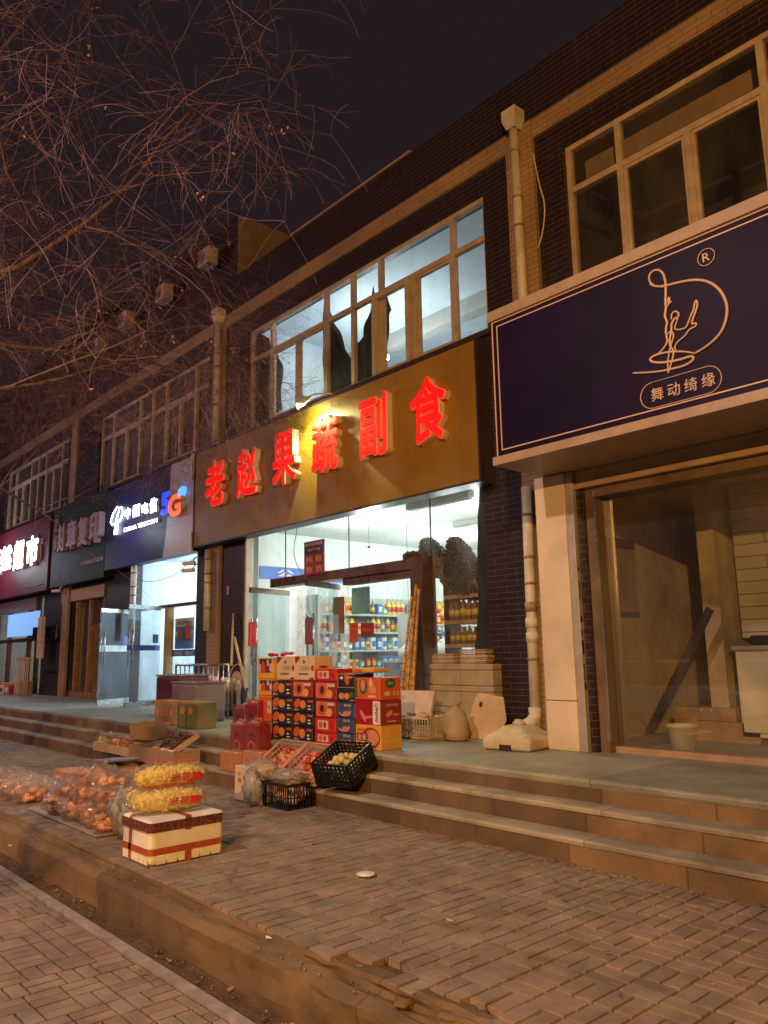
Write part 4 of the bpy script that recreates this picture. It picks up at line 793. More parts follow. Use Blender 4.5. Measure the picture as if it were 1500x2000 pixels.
for i in range(7): m = MB(); m.tube([(i*.13, 0, .02), (i*.13, .02, .82), (i*.13+.05, .1, .92)], .014, 6); m.build('rail', M['white_crate'], fr_)
m = MB(); m.box(-.05, .9, -.01, .02, .86, .93); m.build('top_board', M['wood_pale'], fr_)
m = MB(); m.box(0, .5, 0, .02, 0, 1.0); m.box(.12, .40, -.03, -.001, .4, .95); tag(m.build('display_board', [M['cardboard_pale']], loc=(-20.35, 6.55, ZT+.9)), 'tall pale cardboard display board leaning by the supermarket corner', 'board')
# ---- right-hand shop: projecting front under the purple sign
CY_ = 5.84
rp = empty('shopfront', (-2.2, 6.05, ZT), 0, 'projecting shopfront with pale clad pillar and dusty glass under the purple sign', 'shopfront')
def rpp(name, m, x0, x1, y0, y1, z0, z1, b_=0): b = MB(); (b.bbox(x0+2.2, x1+2.2, y0-6.05, y1-6.05, z0-ZT, z1-ZT, b_) if b_ else b.box(x0+2.2, x1+2.2, y0-6.05, y1-6.05, z0-ZT, z1-ZT)); return b.build(name, m, rp)
rpp('pillar_cladding', M['clad'], -4.43, -4.10, CY_, 6.5, ZT, ZT+.42, .008); rpp('pillar_cladding', M['clad'], -4.43, -4.10, CY_, 6.5, ZT+.426, 3.25, .008)
rpp('pillar_side', M['clad_grey'], -4.099, -4.02, CY_+.01, 6.5, ZT, 3.25, .006)
rpp('brick_jamb', M['tile_dark'], -4.018, -3.95, CY_+.06, 6.3, ZT, 3.10)
rpp('frame', mat('frame_bronze', (.19,.125,.085), .4, metal=.2), -3.948, -3.86, CY_+.10, 6.14, ZT, 3.10); rpp('roller_guide', M['steel'], -3.872, -3.858, CY_+.095, CY_+.12, ZT+.1, 3.05)
rpp('roller_box', M['trim_tan'], -4.1, 1.9, CY_+.03, 6.3, 3.085, 3.13); rpp('roller_box', M['clad_grey'], -4.1, 1.9, CY_+.06, 6.3, 3.131, 3.25)
rpp('head_frame', M['frame_bronze'], -3.86, 1.9, CY_+.10, 6.14, 3.0, 3.084)
rpp('sill', M['trim_tan'], -3.86, 1.9, 6.02, 6.16, ZT, ZT+.05)
rpp('glass_pane', M['glass_dusty'], -3.86, 1.9, 6.075, 6.085, ZT+.055, 3.0)
b = MB(); b.box(-6.2, 4, 5.0-6.05+.9, 0, 0, .01)
rpp('soffit_panel', M['clad_grey'], -4.29, 1.9, 5.20, 6.82, 3.256, 3.30)
# stickers on the pillar side
stk = MB()
for i, (z, h_) in enumerate(((2.35,.03),(2.10,.16),(1.90,.05),(1.78,.05),(1.62,.12),(1.40,.14),(1.32,.06))):
    stk.box(-4.0188+2.2-.0, -4.0175+2.2, CY_+.015-6.05, CY_+.045-6.05, z-ZT, z+h_-ZT, i % 2)
stk.build('sticker_strip', [M['ink'], M['panel_grey']], rp)
# its room
room(-4.35, 3.0, 9.6, ZT+.01, 3.24, M['plaster_dim'], M['plaster_dim'], M['concrete'], y0=6.16, name='shop_room')
X, Z = S(1368, 1200, 7.2)
m = MB(); m.box(-3.62, -3.45, 7.3, 9.55, ZT+.011, 3.23); m.build('partition', M['plaster_dim'], bld)
m = MB(); m.box(-3.40, 2.9, 7.60, 7.66, 1.75, 3.23); m.build('slatted_wall', M['tile_white'], bld)
o = empty('cabinet', (-3.30, 7.20, ZT+.012), 0, 'white two door cabinet behind the dusty glass', 'cabinet'); m = MB(); m.box(0, 1.4, 0, .38, .06, .82); m.build('body', M['foam'], o)
for i in range(2): m = MB(); m.bbox(.02+i*.69, .69+i*.69, -.02, -.001, .1, .72, .004); m.build('door', M['foam'], o)
m = MB(); m.box(-.02, 1.42, -.03, .39, .822, .86); m.build('top', M['beam_white'], o)
m = MB(); m.bbox(0, .2, 0, .16, 0, .09, .01); tag(m.build('black_box', M['black_plastic'], loc=(-3.18, 7.25, ZT+.874)), 'small black box on the white cabinet', 'box')
m = MB(); m.lathe([(.09, 0), (.115, .20), (.125, .205), (.125, .22), (.11, .22), (.085, .02)], 20); bx = G(1335, 1466, ZT+.02); o = empty('bucket', (bx[0], bx[1], ZT+.011), 0, 'white plastic paint bucket just behind the dusty glass', 'bucket'); m.build('body', M['foam'], o); m = MB(); m.tube([(.125*math.cos(t*.26), .02, .21-.07*math.sin(t*.26)) for t in range(13)], .003, 5); m.build('bail_handle', M['steel'], o)
m = MB(); Mq = Matrix.Rotation(math.radians(-58), 4, 'Y'); m.box(0, 1.35, 0, .03, -.035, .035, 0, Mq); tag(m.build('plank', M['dark_trim'], loc=(-4.15, 7.05, ZT+.07)), 'dark plank leaning diagonally inside the empty shop', 'plank')
m = MB(); m.box(0, .012, 0, .38, 0, .80); m.box(.0125, .016, 0, .38, .70, .80, 1); m.box(.0125, .016, 0, .38, 0, .05, 1); tag(m.build('poster', [M['poster'], M['ink']], loc=(-4.345, 6.98, 1.98)), 'pale poster with dark top and bottom bars on the side wall of the empty shop', 'poster')
m = MB(); m.box(0, .8, 0, .3, 0, .18); m.box(0, .6, 0, .3, .185, .3); tag(m.build('timber_pile', M['wood_pale'], loc=(-3.95, 7.2, ZT+.011)), 'low pile of timber on the floor of the empty shop', 'timber')
# ================================================================ GOODS ON THE TERRACE EDGE
mat('deep_red', (.34,.012,.03), .3, coat=.3); mat('bag_gold', (.75,.42,.10), .3, metal=.4)
def carton(name, label, x, y, z, wd, dp, ht, base, items=(), side=(), cat='carton', group=None, bev=.006, rz=0):
    o = MB(); o.bbox(0, wd, 0, dp, 0, ht, bev, 0, seg=1); mats = [base]; Ms = Matrix.Translation((wd, 0, 0)) @ Matrix.Rotation(math.radians(90), 4, 'Z')
    for lst, A, B, MM in ((items, wd, ht, None), (side, dp, ht, Ms)):
        for q, it in enumerate(lst):
            mm = it[0]
            if mm not in mats: mats.append(mm)
            k = mats.index(mm); e = -.0015-.0006*q
            if it[1] == 'r': o.prism([(it[2]*A, it[4]*B), (it[3]*A, it[4]*B), (it[3]*A, it[5]*B), (it[2]*A, it[5]*B)], e, -.0002, k, MM)
            elif it[1] == 'e': o.prism([(min(A-.004, max(.004, a_)), min(B-.004, max(.004, b_))) for a_, b_ in ellipse(it[2]*A, it[3]*B, it[4]*A, it[5]*B, 18, it[6] if len(it) > 6 else 0)], e, -.0002, k, MM)
            elif it[1] == 't': o.text(it[2], it[3]*A, it[4]*B, it[5]*A, it[6]*B, e, .001, .012, k, M=MM)
    b = o.build(name, mats, loc=(x, y, z)); b.rotation_euler.z = rz; return tag(b, label, cat, group)
P_ = M
KIND = {
 'navy': (P_['box_navy'], [(P_['orange_red'],'e',.22,.62,.17,.30,.5),(P_['peach'],'e',.50,.55,.15,.30),(P_['orange'],'e',.47,.58,.08,.18),(P_['orange_red'],'r',.74,.97,.72,.86),(P_['white_print'],'r',.76,.86,.40,.50),(P_['white_print'],'r',.76,.90,.20,.28),(P_['white_print'],'t','橙子',.10,.08,.24,.16)]),
 'papaya': (P_['maroon'], [(P_['peach'],'r',.08,.62,.10,.90),(P_['orange_red'],'e',.33,.50,.21,.38),(P_['ink'],'e',.35,.52,.10,.22),(P_['yellow'],'e',.70,.32,.13,.24),(P_['cream'],'r',.60,.94,.70,.88),(P_['pinkish'],'e',.52,.80,.06,.10)]),
 'cream': (P_['cream'], [(P_['maroon'],'e',.10,.90,.22,.14,.6),(P_['maroon'],'e',.95,.50,.10,.12),(P_['maroon'],'e',.90,.04,.14,.08),(P_['ink'],'e',.52,.50,.27,.09),(P_['cream'],'e',.52,.50,.25,.075),(P_['ink'],'t','丁记坊',.36,.45,.32,.10),(P_['ink'],'t','香脆酥',.22,.22,.50,.08),(P_['ink'],'r',.46,.49,.68,.84),(P_['ink'],'r',.53,.55,.70,.80)]),
 'chili': (P_['yellow'], [(P_['ink'],'r',.14,.88,.30,.93),(P_['orange_red'],'e',.38,.55,.10,.30,.2),(P_['cream'],'r',.05,.24,.32,.70),(P_['cream'],'r',.60,.74,.62,.90),(P_['maroon'],'r',.52,.72,.34,.62),(P_['cream'],'r',.78,.96,.36,.72)]),
 'blue': (P_['box_blue'], [(P_['ink'],'e',.38,.34,.40,.42),(P_['white_print'],'e',.42,.40,.34,.30),(P_['box_blue'],'e',.42,.44,.31,.28),(P_['pinkish'],'e',.52,.28,.22,.18),(P_['white_print'],'t','西瓜',.40,.74,.40,.18),(P_['green_dark'],'r',.02,.12,.1,.9)]),
 'blackred': (P_['box_navy'], [(P_['orange_red'],'e',.55,.60,.12,.40,.3),(P_['orange'],'e',.70,.75,.20,.08),(P_['white_print'],'e',.25,.70,.10,.10),(P_['orange'],'r',.02,.05,.02,.98),(P_['orange'],'r',.02,.98,.93,.98),(P_['orange'],'r',.02,.98,.02,.06)]),
 'seafood': (P_['box_navy'], [(P_['peach'],'e',.25,.45,.16,.24),(P_['peach'],'e',.55,.45,.14,.24),(P_['green_dark'],'e',.80,.55,.12,.22),(P_['orange_red'],'r',.70,.95,.1,.2)]),
 'redcard': (P_['red'], [(P_['cream'],'r',.16,.66,.22,.84),(P_['orange_red'],'e',.30,.52,.09,.24),(P_['maroon'],'e',.50,.52,.06,.22),(P_['maroon'],'t','枣',.76,.30,.14,.4)]),
 'redtall': (P_['orange_red'], [(P_['cream'],'r',.60,.85,.35,.80),(P_['ink'],'t','礼',.64,.5,.16,.16),(P_['ink_gold'],'r',.05,.95,.93,.98)]),
}
DESC = {'navy':'black fruit carton printed with orange citrus','papaya':'maroon carton printed with a sliced papaya','cream':'cream carton with dark round emblem','chili':'yellow and black carton with red pepper print','blue':'dark blue carton with pink watermelon print','blackred':'black carton with orange border','seafood':'black carton with row of pale shell prints','redcard':'red carton with cream print panel','redtall':'tall orange-red carton with cream strip'}
ORD = ['bottom one', 'second up', 'third up', 'fourth', 'fifth']
def column(tagname, x0, x1, tops, ybot_unused, Yf, dp):
    xm = (x0+x1)/2; z = ZT+.002; n = len(tops); out = []
    for i, (kind, yt) in enumerate(reversed(tops)):
        zt_ = S(xm, yt, Yf)[1]; xa = SX(x0, Yf, yt)+.004; xb = SX(x1, Yf, yt)-.004; jit = random.uniform(-.006, .006)
        base, items = KIND[kind]
        dp_ = dp
        out.append(carton('carton', '%s, %s in the %s stack' % (DESC[kind], ORD[i], tagname), xa+jit, Yf+random.uniform(0, .012), z, xb-xa, dp_, zt_-z-.003, base, items, [(P_['cream'],'r',.2,.8,.35,.65)] if kind in ('redcard','papaya') else [], 'carton', 'cartons stacked at the terrace edge', rz=random.uniform(-.022, .022)))
        z = zt_
    return z
YS = 4.76
column('leftmost', 503, 535, [('chili', 1284), ('chili', 1326), ('redtall', 1358), ('redtall', 1410)], 0, YS+.04, .22)
zB = column('second', 529, 570, [('navy', 1329), ('navy', 1361), ('navy', 1389), ('navy', 1416)], 0, YS-.01, .24)
zC = column('third', 571, 611, [('papaya', 1329), ('navy', 1363), ('navy', 1391), ('navy', 1418)], 0, YS-.01, .24)
zt_ = S(575, 1282, YS)[1]
for x0, x1, zz, ds in ((541, 575, zB, 'left of the two on the black cartons'), (576, 613, zC, 'right of the two on top')):
    xa, xb = SX(x0, YS, 1300), SX(x1, YS, 1300); carton('carton', 'cream carton with dark round emblem, '+ds, xa, YS, max(zB, zC)+.002, xb-xa, .24, zt_-max(zB, zC), KIND['cream'][0], KIND['cream'][1], [(P_['maroon'],'e',.4,.1,.3,.08),(P_['maroon'],'e',.5,.55,.25,.05)], group='cream cartons on the display')
column('fourth', 613, 655, [('redcard', 1306), ('papaya', 1330), ('papaya', 1367), ('redcard', 1402), ('redcard', 1431)], 0, YS+.0, .30)
column('fifth', 657, 692, [('blackred', 1315), ('seafood', 1344), ('blue', 1372), ('blue', 1402), ('blue', 1432)], 0, YS, .24)
# right stack shows two faces
ft = [S(718, y, YS)[1] for y in (1323, 1367, 1415)]
xa, xb = SX(694, YS, 1400), SX(743, YS, 1400); W_ = xb-xa; D_ = .26
carton('carton', 'yellow carton with a big brown bread print at the bottom of the right stack', xa, YS, ZT+.002, W_, D_, ft[2]-ZT-.005, P_['yellow'], [(P_['maroon'],'e',.62,.48,.36,.42),(P_['peach'],'e',.66,.50,.28,.32),(P_['maroon'],'r',.06,.50,.34,.66),(P_['white_print'],'t','全麦',.09,.38,.36,.24),(P_['orange_red'],'r',.10,.40,.74,.84)], [(P_['ink_gold'],'t','全麦棒',.2,.74,.6,.16),(P_['ink_gold'],'r',.25,.75,.50,.66),(P_['ink_gold'],'e',.5,.32,.25,.12),(P_['ink_gold'],'r',.2,.8,.08,.16)], group='two-sided cartons in the right stack')
carton('carton', 'red carton with a white text strip, middle of the right stack', xa+.004, YS+.002, ft[2], W_, D_, ft[1]-ft[2]-.003, P_['maroon'], [(P_['deep_red'],'r',0,1,0,1),(P_['pinkish'],'e',.3,.35,.06,.30,.7),(P_['peach'],'e',.5,.30,.24,.05,.1),(P_['white_print'],'r',.70,.98,.02,.98),(P_['ink'],'t','三黄水饺',.78,.1,.12,.8)], [(P_['cream'],'t','三黄鸡水饺',.2,.74,.6,.12),(P_['peach'],'e',.4,.45,.16,.10,.6),(P_['peach'],'e',.7,.40,.14,.04),(P_['cream'],'r',.3,.7,.12,.16)], group='two-sided cartons in the right stack')
carton('carton', 'orange-red carton with green and cream prints on top of the right stack', xa-.003, YS-.001, ft[1], W_, D_, ft[0]-ft[1]-.003, P_['orange_red'], [(P_['green_dark'],'e',.35,.6,.16,.36),(P_['peach'],'e',.34,.65,.09,.26),(P_['cream'],'e',.66,.72,.07,.26,.1),(P_['peach'],'e',.72,.45,.16,.20),(P_['cream'],'r',.55,.85,.12,.20),(P_['green_dark'],'r',.0,.1,.1,.95)], [(P_['green_dark'],'e',.5,.74,.25,.22),(P_['cream'],'t','鲜果',.38,.68,.24,.12),(P_['cream'],'e',.35,.28,.14,.12),(P_['cream'],'t','8.8',.6,.2,.3,.2)], group='two-sided cartons in the right stack')
carton('carton', 'flat yellow carton lying across the two right stacks', SX(690, YS, 1318)-.04, YS+.02, max(ft[0], S(675,1314,YS)[1])+.006, .30, .2, .035, P_['yellow'], [(P_['orange_red'],'r',.1,.5,.2,.8)], group=None)
m = MB(); rg = random.Random(4)
for i in range(9): m.blob((rg.uniform(0, .34), rg.uniform(.02, .14), rg.uniform(.01, .035)), (.04, .03, .018), 8, 6, 0, .4, 4, i)
tag(m.build('red_ribbon', M['red'], loc=(SX(512, YS, 1280), YS+.05, S(520, 1283, YS)[1]+.004)), 'crumpled red ribbon on top of the leftmost stack', 'ribbon')
# red gift bags wrapped in clear film
def gift_bag(label, x0, x1, yt, yb, Y, z0, dp=.13, gold=True, mt='deep_red'):
    xa, xb = SX(x0, Y, yb), SX(x1, Y, yb); zt2 = S((x0+x1)/2, yt, Y)[1]; wd = xb-xa; h_ = zt2-z0
    o = empty('gift_bag', (xa, Y, z0+.002), 0, label, 'gift bag', 'red gift bags on the steps'); m = MB()
    v = [(0,0,0),(wd,0,0),(wd,dp,0),(0,dp,0),(.008,.004,h_*.86),(wd-.008,.004,h_*.86),(wd-.008,dp-.004,h_*.86),(.008,dp-.004,h_*.86),(.01,dp/2-.004,h_),(wd-.01,dp/2-.004,h_),(wd-.01,dp/2+.004,h_),(.01,dp/2+.004,h_)]
    f = [(0,3,2,1),(0,1,5,4),(1,2,6,5),(2,3,7,6),(3,0,4,7),(4,5,9,8),(5,6,10,9),(6,7,11,10),(7,4,8,11),(8,9,10,11)]; m.add(v, f, 0)
    m.text('福礼', wd*.28, h_*.52, wd*.44, h_*.13, -.001, .001, .02, 1); m.prism(ellipse(wd*.5, h_*.24, wd*.26, h_*.17), -.0025, -.0005, 2); m.prism(ellipse(wd*.5, h_*.24, wd*.20, h_*.13), -.004, -.0026, 0); m.build('bag_body', [M[mt], M['ink'], M['bag_gold']], o)
    if gold: m = MB(); m.blob((wd*.5, dp*.3, h_*.93), (wd*.3, .02, .02), 8, 6, 0, .5, 4, 3); m.tube([(wd*.25, dp/2, h_*.95), (wd*.3, dp/2, h_*1.08), (wd*.5, dp/2, h_*1.02), (wd*.7, dp/2, h_*1.08), (wd*.75, dp/2, h_*.95)], .006, 6); m.build('bow', M['bag_gold'], o)
    m = MB(); m.bbox(-.006, wd+.006, -.008, dp+.006, .002, h_*.98, .01, seg=1); m.build('film_wrap', M['wrap'], o); return o
film('wrap', (1,.97,.96), .04, .12, 1.0, 20)
gift_bag('front red gift bag at the left, on the second step', 449, 476, 1410, 1463, 4.50, ZT-.147, .13)
gift_bag('front red gift bag at the right, on the second step', 477, 505, 1408, 1463, 4.50, ZT-.147, .15)
gift_bag('dark red gift bag standing behind at the left end', 454, 478, 1377, 1430, 4.72, ZT, .13, False, 'maroon')
gift_bag('red gift bag standing behind with a pale fan-shaped top', 478, 503, 1368, 1430, 4.73, ZT, .13, True)
m = MB(); m.bbox(0, .16, 0, .16, 0, .30, .01); tag(m.build('carton', M['cardboard_pale'], loc=(SX(500, 5.15, 1400)-.3, 5.15, ZT+.002)), 'small plain cardboard box behind the red gift bags', 'carton')
# film-wrapped peach boxes on the lowest step
for i, (x0, x1, ds) in enumerate(((429, 469, 'left'), (471, 507, 'right'))):
    xa, xb = SX(x0, 4.28, 1490), SX(x1, 4.28, 1490); h_ = S(x0, 1466, 4.28)[1]-(ZT-.294)
    o = empty('wrapped_box', (xa, 4.285, ZT-.292), 0, '%s one of two film-wrapped peach coloured boxes on the lowest step' % ds, 'box', 'film-wrapped boxes'); m = MB(); m.bbox(0, xb-xa, 0, .175, 0, h_, .008); m.build('body', M['peach'], o)
    m = MB(); m.bbox(-.008, xb-xa+.008, -.010, .178, .003, h_+.012, .012); m.build('film_wrap', M['wrap'], o)
def crate(name, label, loc, rx, rz, W, D, H, m, bars=(9, 8, 4), t=.006, rimw=.016, group=None, cat='crate', base=True, wall=None):
    o = empty(name, loc, rz, label, cat, group, rx=rx)
    nx, ny, nz = bars; b = MB()
    b.box(-.004, W+.004, -.004, rimw*.5, H-rimw, H); b.box(-.004, W+.004, D-rimw*.5, D+.004, H-rimw, H); b.box(-.004, rimw*.5, rimw*.5, D-rimw*.5, H-rimw, H); b.box(W-rimw*.5, W+.004, rimw*.5, D-rimw*.5, H-rimw, H); b.build('rim', m, o)
    for nm, (ax, n, L, pos) in (('front', ('x', nx, W, 0)), ('back', ('x', nx, W, D)), ('left', ('y', ny, D, 0)), ('right', ('y', ny, D, W))):
        b = MB(); hw = t*.5
        for k in range(n+1):
            q = k*L/n; wt = t*(2.2 if k in (0, n) else 1)*(wall or 1)
            if ax == 'x': b.box(max(0, q-wt/2), min(L, q+wt/2), pos-hw, pos+hw, 0, H-rimw)
            else: b.box(pos-hw, pos+hw, max(hw, q-wt/2), min(L-hw, q+wt/2), 0, H-rimw)
        for k in range(nz):
            z = k*(H-rimw)/nz; wt = t*(2 if k == 0 else 1)*(wall or 1)
            if ax == 'x': b.box(0, L, pos-hw-.0006, pos+hw+.0006, z, z+wt)
            else: b.box(pos-hw-.0006, pos+hw+.0006, hw, L-hw, z, z+wt)
        b.build('side_grid', m, o)
    b = MB(); b.box(t, W-t, t, D-t, .002, .008); b.build('base', m, o); return o
def heap(name, label, loc, rx, rz, W, D, H, n, r, mats, cat, seed=0, sq=1, group=None, parent=None):
    rg = random.Random(seed); b = MB()
    for i in range(n):
        x, y = rg.uniform(r, W-r), rg.uniform(r, D-r); e = 1-((x/W-.5)**2+(y/D-.5)**2)*1.2
        q = r*rg.uniform(.8, 1.15); b.blob((x, y, max(q*.8, H*rg.uniform(.35, 1)*e)), (q, q, q*sq), 9, 6, rg.randrange(len(mats)), .12, 3, i)
    o = b.build(name, mats, loc=loc)
    o.rotation_euler = (rx, 0, rz); return tag(o, label, cat, group, None)
t1 = math.radians(34)
zb0 = S(520, 1494, 4.16)[1]-.15*math.cos(t1)
def baskets(x, ds, cont, mats, seed):
    X = SX(x, 4.14, 1497); loc = (X, 4.22, zb0)
    crate('basket', 'pink-white plastic basket tilted on the steps, %s' % ds, loc, t1, 0, .41, .36, .15, M['pink_plastic'], (10, 9, 3), .005, .014, 'tilted plastic baskets', 'basket')
    v = Vector(loc)+Matrix.Rotation(t1, 3, 'X') @ Vector((.01, .01, .012))
    heap(cont, '%s lying in the %s tilted basket' % (cont.replace('_', ' '), ds.split()[0]), v, t1, 0, .39, .34, .08, 34, .035, mats, 'produce', seed)
baskets(499, 'left one of two', 'red_apples', [M['apple'], M['peach']], 1); baskets(550, 'right one beside the black crate', 'mixed_fruit', [M['mandarin'], M['apple'], M['pinkish']], 2)
m = MB(); m.blob((0,0,0), (.21,.12,.07), 22, 14, 0, .6, 3.5, 9); tag(m.build('plastic_bag', M['plastic_bag'], loc=(SX(515, 4.1, 1492), 4.08, .66)), 'crumpled clear bag hanging over the front of the left basket', 'plastic bag')
# black tilted crate with potatoes
loc = (SX(619, 4.17, 1530), 4.17, .565); t2 = math.radians(24); r2 = math.radians(14)
crate('crate', 'large black crate tilted on the steps, full of wrapped vegetables', loc, t2, r2, .38, .38, .21, M['black_plastic'], (9, 9, 6), .011, .02, None, 'crate', wall=1.15)
v = Vector(loc)+(Matrix.Rotation(r2, 3, 'Z') @ Matrix.Rotation(t2, 3, 'X')) @ Vector((.014, .014, .012))
heap('potatoes', 'pale potatoes and leeks heaped in the large black crate', v, t2, r2, .35, .35, .12, 46, .030, [M['potato'], M['cream'], M['lime']], 'produce', 3)
m = MB(); m.box(-.2, .25, -.1, .1, 0, .04); 
# cream melon box, navy crate with a bag
xa, xb = SX(458, 3.95, 1530), SX(509, 3.95, 1530); zt_ = S(470, 1497, 3.95)[1]
carton('carton', 'cream cardboard box with dark characters and a green melon print, on the paving', xa, 3.95, ZP+.003, xb-xa, .27, zt_-ZP, P_['cream'], [(P_['ink'],'t','小',.13,.70,.16,.14),(P_['ink'],'t','农',.13,.50,.16,.16),(P_['ink'],'t','家',.42,.56,.10,.10),(P_['ink'],'t','香',.42,.44,.10,.09),(P_['lime'],'e',.68,.24,.22,.22),(P_['green_dark'],'e',.66,.30,.08,.10)])
xa, xb = SX(513, 3.97, 1560), SX(562, 3.97, 1570)
crate('crate', 'dark blue slotted crate standing on the paving under a clear bag', (xa, 3.97, ZP+.003), 0, 0, xb-xa, .29, .21, M['navy_plastic'], (12, 9, 2), .008, .022)
heap('bread_rolls', 'pale rolls filling the dark blue crate', (xa+.01, 3.98, ZP+.02), 0, 0, xb-xa-.02, .27, .17, 40, .045, [M['bread'], M['cream']], 'food', 6)
m = MB(); m.blob((0,0,0), (.27,.16,.055), 26, 16, 0, .5, 3, 4); tag(m.build('plastic_bag', M['plastic_foggy'], loc=((xa+xb)/2-.04, 4.10, ZP+.255)), 'wide crumpled clear bag lying on the dark blue crate', 'plastic bag')
m = MB(); m.blob((0,0,0), (.10,.07,.15), 20, 14, 0, .6, 3.5, 14); tag(m.build('plastic_bag', M['plastic_foggy'], loc=(xa-.01, 3.87, ZP+.17)), 'end of a clear bag drooping down between cream box and blue crate', 'plastic bag')
# ---- right of the display: crate, sacks, cardboard, cane, umbrella foot
cx0, cy0 = G(821, 1447, ZT); crate('crate', 'pinkish white slotted crate on the terrace beside the sugar cane', (-6.20, 5.62, ZT+.003), 0, math.radians(10), .42, .34, .21, M['white_crate'], (12, 9, 3), .008, .018)
m = MB(); rg = random.Random(8); 
for i in range(14): m.blob((rg.uniform(-.12,.12), rg.uniform(-.1,.1), rg.uniform(0,.05)), (.05,.04,.02), 9, 6, 0, .5, 3, i)
tag(m.build('crumpled_wrapper', M['cardboard_pale'], loc=(-6.03, 5.83, ZT+.19)), 'crumpled wrappers in the pinkish white crate', 'wrapper')
def cane(i, xb_, yb_, xt, yt_, Y0, Y1):
    a = S(xb_, yb_, Y0); c = S(xt, yt_, Y1); A = Vector((a[0], Y0, ZT+.02)); B = Vector((c[0], Y1, c[1])); o = MB(); n = 17; r = .017
    for k in range(n):
        p, q = A.lerp(B, k/n), A.lerp(B, (k+1)/n); d = (q-p); o.tube([p, p+d*.04, p+d*.10, p+d*.92, p+d], [r*1.12, r*1.12, r, r, r*1.1], 9, 0); o.tube([q-d*.03, q+d*.05], r*1.15, 9, 1)
    tag(o.build('sugar_cane', [M['cane'], M['cane_node']]), ['leftmost stalk of sugar cane, leaning towards the post','second stalk of sugar cane from the left','stalk of sugar cane in the middle of the bundle','stalk of sugar cane right of the middle','second stalk of sugar cane from the right','rightmost stalk of sugar cane against the brown post'][i], 'sugar cane', 'sugar cane bundle')
for i, a in enumerate(((775,1375,804,1165),(782,1380,809,1178),(788,1378,813,1142),(795,1382,812,1200),(801,1380,818,1150),(792,1372,817,1172))): cane(i, *a, 6.12+.02*(i % 3), 6.60+.045*(i % 2))
m = MB(); m.box(0, .30, 0, .012, 0, .42); o = tag(m.build('cardboard_sheet', M['cardboard'], loc=(-6.95, 6.22, ZT+.01)), 'brown cardboard sheet leaning behind the sugar cane foot', 'cardboard'); o.rotation_euler.x = math.radians(-12)
m = MB(); m.box(0, .50, 0, .30, 0, .03); m.box(.01, .49, .01, .29, .0305, .034, 1); o = tag(m.build('tray', [M['cardboard_pale'], M['white_crate']], loc=(-6.62, 6.05, ZT+.16)), 'pinkish shallow tray leaning on its edge behind the crate', 'tray'); o.rotation_euler = (math.radians(72), 0, math.radians(4))
m = MB(); m.bbox(0, .42, 0, .20, 0, .30, .006, 0, seg=1); tag(m.build('foam_box', M['foam_grimy'], loc=(-6.02, 6.42, ZT+.003)), 'low foam box standing before the foam stack', 'foam box')
def sack(label, x, y, z, s, H, seed):
    m = MB(); pr = [(.6,0),(1.0,.04),(1.05,.25),(1.0,.5),(.92,.68),(.55,.80),(.22,.87),(.30,.95),(.42,1.0)]
    m.lathe([(r*s, zz*H) for r, zz in pr], 18)
    for v in m.v: v += Vector((1,1,.4))*0+Vector((noise.noise(v*14+Vector((seed,0,0))), noise.noise(v*14+Vector((0,seed,0))), 0))*.035
    k = len(m.f)
    return tag(m.build('sack', [M['sack'], M['ink']], loc=(x, y, z)), label, 'sack', 'sacks on the terrace')
sx, sy = G(877, 1450, ZT); sack('printed woven sack with tied neck beside the pinkish white crate', sx-.05, sy+.16, ZT+.003, .125, .36, 2)
m = MB(); m.prism([(0,0),(.42,0),(.50,.20),(.44,.42),(.13,.46),(.10,.40)], 0, .012); m.prism(ellipse(.18, .34, .022, .03), -.003, -.0005, 1); o = tag(m.build('cardboard_sheet', [M['cardboard_pale'], M['dark_trim']], loc=(-5.62, 6.02, ZT+.005)), 'grey-tan cardboard sheet with a hand hole leaning on the foam boxes', 'cardboard'); o.rotation_euler = (math.radians(-14), 0, math.radians(6))
ux, uy = G(978, 1466, ZT)
o = empty('parasol_foot', (ux+.02, uy+.24, ZT+.003), math.radians(8), 'cream plastic water-filled parasol foot beside the brick pier', 'parasol foot')
m = MB(); A = .245; m.add([(-A,-A,0),(A,-A,0),(A,A,0),(-A,A,0),(-A,-A,.10),(A,-A,.10),(A,A,.10),(-A,A,.10),(-.09,-.09,.205),(.09,-.09,.205),(.09,.09,.205),(-.09,.09,.205)], [(0,3,2,1),(0,1,5,4),(1,2,6,5),(2,3,7,6),(3,0,4,7),(4,5,9,8),(5,6,10,9),(6,7,11,10),(7,4,8,11),(8,9,10,11)])
b = m.build('shell', M['umbrella_plastic'], o); md = b.modifiers.new('b', 'BEVEL'); md.width = .028; md.segments = 3
m = MB(); m.lathe([(.055,.20),(.055,.225),(.035,.235),(.035,.25)], 14); m.build('collar', M['umbrella_plastic'], o); m = MB(); m.lathe([(.028,.145),(.028,.165)], 12, M=Matrix.Translation((-.14,-.12,-.01))); m.build('filler_cap', M['clad_grey'], o)
m = MB(); m.box(-.06,.06,-A-.004,-A+.02,0,.05); m.build('wheel_recess', M['dark_trim'], o)
for i in range(6): 
    m = MB(); r = .025+.012*(i % 3); m.blob((0,0,r*.6), (r*1.4, r, r*.7), 9, 6, 0, .5, 2, i); x, y = G(1050+i*7, 1450+i*3, ZT); tag(m.build('rubble_piece', M['clad' if i % 2 else 'kerb_stone'], loc=(x, y+.08+.03*(i%2), ZT)), 'bit of broken plaster %s the pillar foot' % ('left of','under the pipe elbow by','just before','touching','at the corner of','farthest right at')[i], 'rubble', 'rubble at the pillar foot')
